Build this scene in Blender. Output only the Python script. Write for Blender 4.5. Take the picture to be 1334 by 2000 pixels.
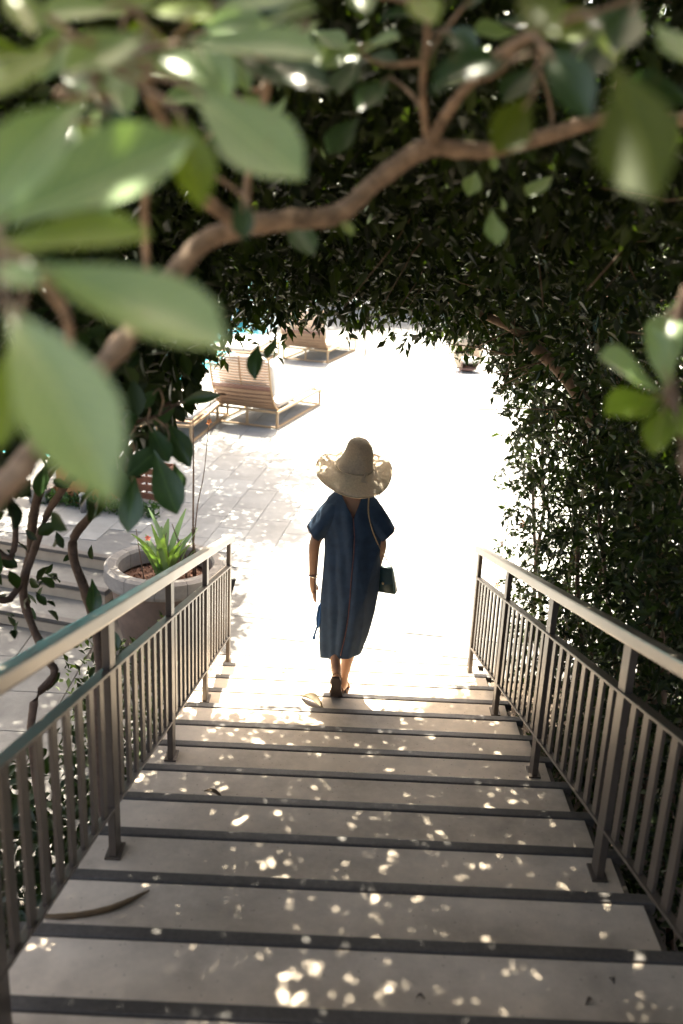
import bpy, bmesh, math, random
import numpy as np
from mathutils import Vector, Matrix
for o in list(bpy.data.objects): bpy.data.objects.remove(o)
sc = bpy.context.scene
COL = sc.collection
rad = math.radians
# ------------------------------------------------------------------ camera
cd = bpy.data.cameras.new('camera'); cam = bpy.data.objects.new('camera', cd); COL.objects.link(cam)
cR = Vector((0.9989, 0.0124, 0.0447)); cF = Vector((0.0024, 0.9492, -0.3147)).normalized()
cR = (cR - cF*cR.dot(cF)).normalized(); cU = cR.cross(cF)
CAM = Vector((0.0, -6.875, 3.587))
cam.matrix_world = Matrix(((cR.x, cU.x, -cF.x, CAM.x), (cR.y, cU.y, -cF.y, CAM.y), (cR.z, cU.z, -cF.z, CAM.z), (0, 0, 0, 1)))
cd.sensor_fit = 'VERTICAL'; cd.sensor_height = 36.0; cd.sensor_width = 24.0; cd.lens = 1913.27/2000*36
cd.clip_start = 0.05; cd.clip_end = 400
cd.dof.use_dof = True; cd.dof.focus_distance = 6.0; cd.dof.aperture_fstop = 1.9
sc.camera = cam
# ------------------------------------------------------------------ sky and sun
SUN_EL, SUN_AZ = rad(64), rad(-9)          # azimuth measured from +Y, negative = to the left
w = bpy.data.worlds.new('World'); sc.world = w; w.use_nodes = True
nt = w.node_tree; bg = nt.nodes['Background']
sky = nt.nodes.new('ShaderNodeTexSky'); sky.sky_type = 'NISHITA'; sky.sun_disc = False
sky.sun_elevation = SUN_EL; sky.sun_rotation = SUN_AZ; sky.air_density = 0.6; sky.dust_density = 5.0; sky.ozone_density = 0.3
nt.links.new(sky.outputs[0], bg.inputs[0]); bg.inputs[1].default_value = 0.15
sd = bpy.data.lights.new('sun', 'SUN'); sun = bpy.data.objects.new('sun', sd); COL.objects.link(sun)
sd.energy = 5.0; sd.angle = rad(0.53); sd.color = (1.0, 0.985, 0.96)
to_sun = Vector((math.sin(SUN_AZ)*math.cos(SUN_EL), math.cos(SUN_AZ)*math.cos(SUN_EL), math.sin(SUN_EL)))
sun.rotation_euler = to_sun.to_track_quat('Z', 'Y').to_euler()
sc.view_settings.view_transform = 'Standard'; sc.view_settings.look = 'None'
sc.view_settings.exposure = 2.72; sc.view_settings.gamma = 1.0; sc.view_settings.use_curve_mapping = False
sc.view_settings.use_white_balance = True; sc.view_settings.white_balance_temperature = 7700; sc.view_settings.white_balance_tint = 6
sc.render.engine = 'CYCLES'
cy = sc.cycles
cy.use_denoising = True; cy.max_bounces = 10; cy.diffuse_bounces = 5; cy.glossy_bounces = 3; cy.transmission_bounces = 6; cy.transparent_max_bounces = 4
cy.sample_clamp_indirect = 8.0; cy.caustics_reflective = False; cy.caustics_refractive = False

# ------------------------------------------------------------------ helpers
RNG = np.random.default_rng(7); random.seed(7)
def tag(o, label=None, cat=None, group=None, kind=None):
    if label: o['label'] = label
    if cat: o['category'] = cat
    if group: o['group'] = group
    if kind: o['kind'] = kind
    return o
def link(name, me, mat=None, parent=None, smooth=False):
    o = bpy.data.objects.new(name, me); COL.objects.link(o)
    if mat is not None and not me.materials: me.materials.append(mat)
    if parent is not None: o.parent = parent
    if smooth and len(me.polygons): me.polygons.foreach_set('use_smooth', np.ones(len(me.polygons), bool))
    return o
def empty(name, loc=(0, 0, 0), rz=0.0):
    o = bpy.data.objects.new(name, None); COL.objects.link(o); o.location = loc; o.rotation_euler = (0, 0, rz); o.empty_display_size = .1
    return o
def bm_mesh(bm, name):
    me = bpy.data.meshes.new(name); bm.normal_update(); bm.to_mesh(me); bm.free(); return me
def pyd(name, v, f):
    me = bpy.data.meshes.new(name); me.from_pydata([tuple(a) for a in v], [], f); me.update(); return me
def box_bm(bm, lo, hi, bevel=0.0, shear=0.0):
    """axis box; shear adds z += shear*y"""
    vs = []
    for x in (lo[0], hi[0]):
        for y in (lo[1], hi[1]):
            for z in (lo[2], hi[2]): vs.append(bm.verts.new((x, y, z + shear*y)))
    fs = [(0, 1, 3, 2), (4, 6, 7, 5), (0, 4, 5, 1), (2, 3, 7, 6), (0, 2, 6, 4), (1, 5, 7, 3)]
    faces = [bm.faces.new([vs[i] for i in f]) for f in fs]
    if bevel > 0:
        es = list({e for f in faces for e in f.edges})
        bmesh.ops.bevel(bm, geom=es, offset=bevel, segments=2, profile=.6, affect='EDGES')
def box(name, lo, hi, mat, parent=None, bevel=0.0, shear=0.0):
    bm = bmesh.new(); box_bm(bm, lo, hi, bevel, shear); bmesh.ops.recalc_face_normals(bm, faces=bm.faces)
    return link(name, bm_mesh(bm, name), mat, parent)
def smooth_path(pts, n=4):
    P = [np.array(p, float) for p in pts]; out = []
    for i in range(len(P)-1):
        p0 = P[max(i-1, 0)]; p1 = P[i]; p2 = P[i+1]; p3 = P[min(i+2, len(P)-1)]
        for k in range(n):
            t = k/n
            out.append(.5*((2*p1) + (-p0+p2)*t + (2*p0-5*p1+4*p2-p3)*t*t + (-p0+3*p1-3*p2+p3)*t**3))
    out.append(P[-1]); return out
def tube_data(pts, sides=8, V=None, Fc=None, lump=0.0):
    """pts: (x,y,z,r) list; appends to V,F"""
    V = [] if V is None else V; Fc = [] if Fc is None else Fc
    n = len(pts); base = len(V); up = np.array((.3, .2, .93))
    for i, p in enumerate(pts):
        a = np.array(pts[max(i-1, 0)][:3]); b = np.array(pts[min(i+1, n-1)][:3]); d = b-a; d = d/(np.linalg.norm(d)+1e-9)
        u = np.cross(d, up); u /= np.linalg.norm(u)+1e-9; v = np.cross(d, u)
        r = p[3]*(1+lump*random.uniform(-1, 1))
        for k in range(sides):
            t = 2*math.pi*k/sides
            V.append(np.array(p[:3]) + (u*math.cos(t)+v*math.sin(t))*r)
    for i in range(n-1):
        for k in range(sides):
            k2 = (k+1) % sides
            Fc.append((base+i*sides+k, base+i*sides+k2, base+(i+1)*sides+k2, base+(i+1)*sides+k))
    Fc.append(tuple(base+k for k in reversed(range(sides)))); Fc.append(tuple(base+(n-1)*sides+k for k in range(sides)))
    return V, Fc
def tube(name, pts, mat, parent=None, sides=8, sm=0, lump=0.0):
    if sm: pts = smooth_path(pts, sm)
    V, Fc = tube_data(pts, sides, lump=lump); return link(name, pyd(name, V, Fc), mat, parent, True)
def lathe(name, prof, mat, parent=None, n=48, loc=(0, 0, 0)):
    V = []; Fc = []
    for r, z in prof:
        for k in range(n): t = 2*math.pi*k/n; V.append((loc[0]+r*math.cos(t), loc[1]+r*math.sin(t), loc[2]+z))
    for i in range(len(prof)-1):
        for k in range(n): k2 = (k+1) % n; Fc.append((i*n+k, i*n+k2, (i+1)*n+k2, (i+1)*n+k))
    return link(name, pyd(name, V, Fc), mat, parent, True)

# ------------------------------------------------------------------ materials
def mat(name, col, rough=.6, metal=0.0, var=.15, scale=20.0, bump=.0, bscale=60.0, spec=.5, col2=None, stretch=None, detail=6.0, world=False, stain=0.0):
    m = bpy.data.materials.new(name); m.use_nodes = True; t = m.node_tree; n = t.nodes; b = n['Principled BSDF']
    b.inputs['Roughness'].default_value = rough; b.inputs['Metallic'].default_value = metal
    b.inputs['Specular IOR Level'].default_value = spec
    tc = n.new('ShaderNodeTexCoord'); mp = n.new('ShaderNodeMapping')
    if world: t.links.new(n.new('ShaderNodeNewGeometry').outputs['Position'], mp.inputs[0])
    else: t.links.new(tc.outputs['Object'], mp.inputs[0])
    if stretch: mp.inputs['Scale'].default_value = stretch
    no = n.new('ShaderNodeTexNoise'); no.inputs['Scale'].default_value = scale; no.inputs['Detail'].default_value = detail; no.inputs['Roughness'].default_value = .65
    t.links.new(mp.outputs[0], no.inputs['Vector'])
    rp = n.new('ShaderNodeValToRGB'); rp.color_ramp.elements[0].position = .3; rp.color_ramp.elements[1].position = .7
    c2 = col2 if col2 else tuple(min(1, c*(1+var)) for c in col); c1 = tuple(c*(1-var) for c in col) if not col2 else col
    rp.color_ramp.elements[0].color = (*c1, 1); rp.color_ramp.elements[1].color = (*c2, 1)
    t.links.new(no.outputs['Fac'], rp.inputs[0]); t.links.new(rp.outputs[0], b.inputs['Base Color'])
    if stain:      # blotchy wear: broad damp marks plus small dark specks
        s1 = n.new('ShaderNodeTexNoise'); s1.inputs['Scale'].default_value = 1.7; s1.inputs['Detail'].default_value = 7; s1.inputs['Roughness'].default_value = .7; t.links.new(mp.outputs[0], s1.inputs['Vector'])
        m1 = n.new('ShaderNodeMapRange'); m1.inputs[1].default_value = .42; m1.inputs[2].default_value = .72; m1.inputs[3].default_value = 1; m1.inputs[4].default_value = 1-stain; t.links.new(s1.outputs['Fac'], m1.inputs[0])
        s2 = n.new('ShaderNodeTexVoronoi'); s2.inputs['Scale'].default_value = 26; t.links.new(mp.outputs[0], s2.inputs['Vector'])
        m2 = n.new('ShaderNodeMapRange'); m2.inputs[1].default_value = .05; m2.inputs[2].default_value = .12; m2.inputs[3].default_value = 1-stain; m2.inputs[4].default_value = 1; t.links.new(s2.outputs['Distance'], m2.inputs[0])
        mm = n.new('ShaderNodeMath'); mm.operation = 'MULTIPLY'; t.links.new(m1.outputs[0], mm.inputs[0]); t.links.new(m2.outputs[0], mm.inputs[1])
        vm = n.new('ShaderNodeVectorMath'); vm.operation = 'SCALE'; t.links.new(rp.outputs[0], vm.inputs[0]); t.links.new(mm.outputs[0], vm.inputs['Scale']); t.links.new(vm.outputs[0], b.inputs['Base Color'])
    rr = n.new('ShaderNodeMapRange'); rr.inputs[3].default_value = max(0.02, rough-.08); rr.inputs[4].default_value = min(1, rough+.08)
    t.links.new(no.outputs['Fac'], rr.inputs[0]); t.links.new(rr.outputs[0], b.inputs['Roughness'])
    if bump:
        n2 = n.new('ShaderNodeTexNoise'); n2.inputs['Scale'].default_value = bscale; n2.inputs['Detail'].default_value = 4
        t.links.new(mp.outputs[0], n2.inputs['Vector'])
        bu = n.new('ShaderNodeBump'); bu.inputs['Strength'].default_value = bump; bu.inputs['Distance'].default_value = .01
        t.links.new(n2.outputs['Fac'], bu.inputs['Height']); t.links.new(bu.outputs[0], b.inputs['Normal'])
    return m
def leaf_mat(name, ca, cb, rough=.4, trans=.35, spec=.5, attr=True, vein=False, tcol=1.6):
    m = bpy.data.materials.new(name); m.use_nodes = True; t = m.node_tree; n = t.nodes; b = n['Principled BSDF']; out = n['Material Output']
    b.inputs['Roughness'].default_value = rough; b.inputs['Specular IOR Level'].default_value = spec
    rp = n.new('ShaderNodeMix'); rp.data_type = 'RGBA'; rp.inputs[6].default_value = (*ca, 1); rp.inputs[7].default_value = (*cb, 1)
    if attr:
        a = n.new('ShaderNodeAttribute'); a.attribute_name = 'rnd'; t.links.new(a.outputs['Fac'], rp.inputs[0])
    else:
        oi = n.new('ShaderNodeObjectInfo'); tc = n.new('ShaderNodeTexCoord'); no = n.new('ShaderNodeTexNoise'); no.inputs['Scale'].default_value = 5
        t.links.new(tc.outputs['Object'], no.inputs['Vector'])
        ad = n.new('ShaderNodeMath'); ad.operation = 'MULTIPLY_ADD'; ad.inputs[1].default_value = .8; t.links.new(no.outputs['Fac'], ad.inputs[0])
        mu = n.new('ShaderNodeMath'); mu.operation = 'MULTIPLY_ADD'; mu.inputs[1].default_value = .7; mu.inputs[2].default_value = -.3
        t.links.new(oi.outputs['Random'], mu.inputs[0]); t.links.new(mu.outputs[0], ad.inputs[2]); t.links.new(ad.outputs[0], rp.inputs[0])
    col = rp.outputs[2]
    if vein:
        tc = n.new('ShaderNodeTexCoord'); sx = n.new('ShaderNodeSeparateXYZ'); t.links.new(tc.outputs['Object'], sx.inputs[0])
        ab = n.new('ShaderNodeMath'); ab.operation = 'ABSOLUTE'; t.links.new(sx.outputs['X'], ab.inputs[0])
        # midrib
        mr = n.new('ShaderNodeMapRange'); mr.inputs[1].default_value = .0; mr.inputs[2].default_value = .035; mr.inputs[3].default_value = .55; mr.inputs[4].default_value = 0
        t.links.new(ab.outputs[0], mr.inputs[0])
        # side veins
        sk = n.new('ShaderNodeMath'); sk.operation = 'MULTIPLY_ADD'; sk.inputs[1].default_value = -.55; t.links.new(ab.outputs[0], sk.inputs[0]); t.links.new(sx.outputs['Y'], sk.inputs[2])
        fr = n.new('ShaderNodeMath'); fr.operation = 'MULTIPLY'; fr.inputs[1].default_value = 85; t.links.new(sk.outputs[0], fr.inputs[0])
        si = n.new('ShaderNodeMath'); si.operation = 'SINE'; t.links.new(fr.outputs[0], si.inputs[0])
        vr = n.new('ShaderNodeMapRange'); vr.inputs[1].default_value = .8; vr.inputs[2].default_value = 1; vr.inputs[3].default_value = 0; vr.inputs[4].default_value = .25
        t.links.new(si.outputs[0], vr.inputs[0])
        mx = n.new('ShaderNodeMath'); mx.operation = 'MAXIMUM'; t.links.new(mr.outputs[0], mx.inputs[0]); t.links.new(vr.outputs[0], mx.inputs[1])
        m2 = n.new('ShaderNodeMix'); m2.data_type = 'RGBA'; m2.inputs[7].default_value = (cb[0]*1.8, cb[1]*1.6, cb[2]*1.5, 1)
        t.links.new(mx.outputs[0], m2.inputs[0]); t.links.new(col, m2.inputs[6]); col = m2.outputs[2]
    if vein:
        no = n.new('ShaderNodeTexNoise'); no.inputs['Scale'].default_value = 3.2; no.inputs['Detail'].default_value = 6; no.inputs['Roughness'].default_value = .7
        gp = n.new('ShaderNodeNewGeometry'); mu_ = n.new('ShaderNodeVectorMath'); mu_.operation = 'SCALE'; mu_.inputs['Scale'].default_value = 6; t.links.new(gp.outputs['Position'], mu_.inputs[0]); t.links.new(mu_.outputs[0], no.inputs['Vector'])
        br = n.new('ShaderNodeMapRange'); br.inputs[1].default_value = .63; br.inputs[2].default_value = .74; br.inputs[3].default_value = 0; br.inputs[4].default_value = .6; t.links.new(no.outputs['Fac'], br.inputs[0])
        m3 = n.new('ShaderNodeMix'); m3.data_type = 'RGBA'; m3.inputs[7].default_value = (.20, .12, .06, 1); t.links.new(br.outputs[0], m3.inputs[0]); t.links.new(col, m3.inputs[6]); col = m3.outputs[2]
    t.links.new(col, b.inputs['Base Color'])
    tr = n.new('ShaderNodeBsdfTranslucent'); hs = n.new('ShaderNodeMix'); hs.data_type = 'RGBA'; hs.blend_type = 'MULTIPLY'; hs.inputs[0].default_value = 1
    hs.inputs[7].default_value = (tcol, tcol*1.1, tcol*.35, 1); t.links.new(col, hs.inputs[6]); t.links.new(hs.outputs[2], tr.inputs[0])
    ms = n.new('ShaderNodeMixShader'); ms.inputs[0].default_value = trans
    t.links.new(b.outputs[0], ms.inputs[1]); t.links.new(tr.outputs[0], ms.inputs[2]); t.links.new(ms.outputs[0], out.inputs[0])
    return m
M = {}
M['tread'] = mat('tread_stone', (.60, .495, .385), .62, var=.10, scale=9, bump=.12, bscale=220, world=True, stain=.45)
M['nosing'] = mat('nosing_granite', (.078, .067, .058), .5, var=.3, scale=60, bump=.1, bscale=300, world=True, stain=.4)
M['stair_body'] = mat('stair_concrete', (.10, .085, .07), .8, var=.25, scale=6, bump=.2, bscale=40)
M['deck'] = mat('deck_stone', (.245, .248, .24), .62, var=.08, scale=4, bump=.1, bscale=120, world=True, stain=.35)
M['deck2'] = mat('deck_stone_alt', (.22, .22, .212), .62, var=.08, scale=4, bump=.1, bscale=120, world=True, stain=.35)
M['stripe'] = mat('stripe_marble', (.58, .58, .565), .5, var=.04, scale=6)
M['joint'] = mat('deck_joint', (.13, .128, .122), .8, var=.15, scale=15)
M['terrace'] = mat('terrace_stone', (.165, .158, .142), .65, var=.12, scale=5, bump=.15, bscale=120, world=True, stain=.5)
M['riser'] = mat('terrace_riser', (.36, .28, .20), .75, var=.12, scale=8, bump=.15, bscale=90)
M['soilground'] = mat('soil_ground', (.07, .05, .035), .9, var=.4, scale=25, bump=.6, bscale=50)
M['metal'] = mat('bronze_metal', (.105, .083, .067), .42, metal=.4, var=.12, scale=14, bump=.03, bscale=200, spec=.5)
M['railtop'] = mat('rail_top_metal', (.27, .235, .20), .36, metal=.5, var=.12, scale=9, bump=.03, bscale=150)
M['bark'] = mat('bark', (.16, .105, .07), .85, var=.35, scale=30, bump=.7, bscale=60, stretch=(1, 1, .4))
M['bark_light'] = mat('bark_light', (.27, .19, .13), .9, var=.6, scale=30, bump=1.0, bscale=90)
M['stem'] = mat('vine_stem', (.10, .06, .04), .8, var=.4, scale=30, bump=.7, bscale=60)
M['pot'] = mat('pot_concrete', (.22, .20, .18), .8, var=.22, scale=7, bump=.3, bscale=60, stain=.5)
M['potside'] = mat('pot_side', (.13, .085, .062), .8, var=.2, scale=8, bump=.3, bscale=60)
M['mulch'] = mat('mulch', (.15, .075, .05), .9, var=.55, scale=45, bump=1.0, bscale=60)
M['wicker'] = mat('wicker_band', (.27, .165, .105), .6, var=.25, scale=60, bump=.8, bscale=220, stretch=(.3, 1, 1))
M['teak'] = mat('teak_frame', (.34, .22, .12), .5, var=.22, scale=18, bump=.15, bscale=80, stretch=(6, 1, 6))
M['darkwood'] = mat('dark_wood_rail', (.17, .085, .065), .5, var=.25, scale=18, stretch=(1, 6, 6))
M['cushion'] = mat('cushion_canvas', (.46, .445, .42), .85, var=.06, scale=30, bump=.3, bscale=12)
M['stripecloth'] = mat('pillow_cloth', (.55, .33, .32), .85, var=.3, scale=30, bump=.3, bscale=14)
M['terracotta'] = mat('terracotta', (.33, .13, .05), .75, var=.25, scale=9, bump=.2, bscale=50)
M['cratewood'] = mat('crate_wood', (.26, .10, .055), .65, var=.3, scale=20, stretch=(1, 8, 8))
M['chairwood'] = mat('chair_weave', (.40, .33, .25), .7, var=.3, scale=50, bump=.6, bscale=120)
M['greymetal'] = mat('grey_metal', (.22, .21, .21), .45, metal=.4)
M['straw'] = mat('straw_weave', (.78, .69, .57), .75, var=.3, scale=90, bump=1.0, bscale=260)
M['skin'] = mat('skin', (.36, .185, .105), .5, var=.08, scale=15, spec=.4)
M['hair'] = mat('hair', (.03, .018, .012), .5, var=.3, scale=40)
M['dress'] = mat('dress_linen', (.032, .056, .092), .8, var=.22, scale=14, bump=.25, bscale=180, spec=.2)
M['dresstie'] = mat('dress_tie', (.04, .12, .28), .8, spec=.2)
M['trim'] = mat('dress_trim', (.15, .075, .07), .8, var=.3, scale=90, spec=.2)
M['bag'] = mat('bag_leather', (.008, .045, .042), .38, var=.2, scale=40, bump=.15, bscale=160)
M['gold'] = mat('brass_chain', (.55, .42, .24), .35, metal=.9)
M['sole'] = mat('sandal_sole', (.03, .017, .012), .7, var=.3, scale=40)
M['strap'] = mat('sandal_strap', (.22, .11, .06), .5)
M['silver'] = mat('bracelet_metal', (.7, .62, .52), .3, metal=.9)
M['dryleaf'] = mat('dry_leaf', (.08, .05, .015), .7, var=.35, scale=30)
M['petal'] = mat('petal', (.6, .06, .07), .6)
M['pod'] = mat('seed_pod', (.10, .06, .025), .6, var=.35, scale=30)
M['bit'] = mat('plant_debris', (.06, .04, .025), .8)
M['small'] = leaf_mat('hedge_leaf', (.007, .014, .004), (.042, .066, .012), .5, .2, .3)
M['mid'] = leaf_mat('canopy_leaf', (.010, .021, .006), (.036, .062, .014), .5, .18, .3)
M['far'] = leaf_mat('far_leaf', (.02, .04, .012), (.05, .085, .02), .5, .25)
M['big0'] = leaf_mat('broad_leaf', (.165, .265, .115), (.270, .365, .185), .34, .28, attr=False, vein=True)
M['big1'] = leaf_mat('young_leaf', (.120, .185, .030), (.185, .255, .050), .36, .38, attr=False, vein=True)
M['big2'] = leaf_mat('old_leaf', (.022, .050, .018), (.045, .090, .030), .30, .20, attr=False, vein=True)
M['big3'] = leaf_mat('olive_leaf', (.045, .070, .010), (.085, .115, .020), .5, .42, .25, attr=False, vein=True)
M['pot_green'] = leaf_mat('pot_plant_leaf', (.06, .12, .04), (.15, .22, .10), .5, .3, attr=False)
M['grass'] = leaf_mat('low_plant', (.03, .07, .02), (.06, .12, .03), .5, .3)
M['flower'] = mat('red_flower', (.62, .07, .04), .6)
M['orange'] = mat('orange_flower', (.6, .20, .05), .6)
def pool_mat():
    m = bpy.data.materials.new('pool_water'); m.use_nodes = True; t = m.node_tree; n = t.nodes; b = n['Principled BSDF']
    b.inputs['Base Color'].default_value = (.06, .42, .50, 1); b.inputs['Roughness'].default_value = .06
    no = n.new('ShaderNodeTexNoise'); no.inputs['Scale'].default_value = 2.5; no.inputs['Detail'].default_value = 3
    tc = n.new('ShaderNodeTexCoord'); t.links.new(tc.outputs['Object'], no.inputs['Vector'])
    bu = n.new('ShaderNodeBump'); bu.inputs['Strength'].default_value = .35; bu.inputs['Distance'].default_value = .05
    t.links.new(no.outputs['Fac'], bu.inputs['Height']); t.links.new(bu.outputs[0], b.inputs['Normal'])
    return m
M['water'] = pool_mat()
def add_translucency(m, col, fac):
    t = m.node_tree; b = t.nodes['Principled BSDF']; out = t.nodes['Material Output']; tr = t.nodes.new('ShaderNodeBsdfTranslucent'); tr.inputs[0].default_value = (*col, 1)
    ms = t.nodes.new('ShaderNodeMixShader'); ms.inputs[0].default_value = fac; t.links.new(b.outputs[0], ms.inputs[1]); t.links.new(tr.outputs[0], ms.inputs[2]); t.links.new(ms.outputs[0], out.inputs[0])
add_translucency(M['straw'], (.74, .64, .51), .45)
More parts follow.
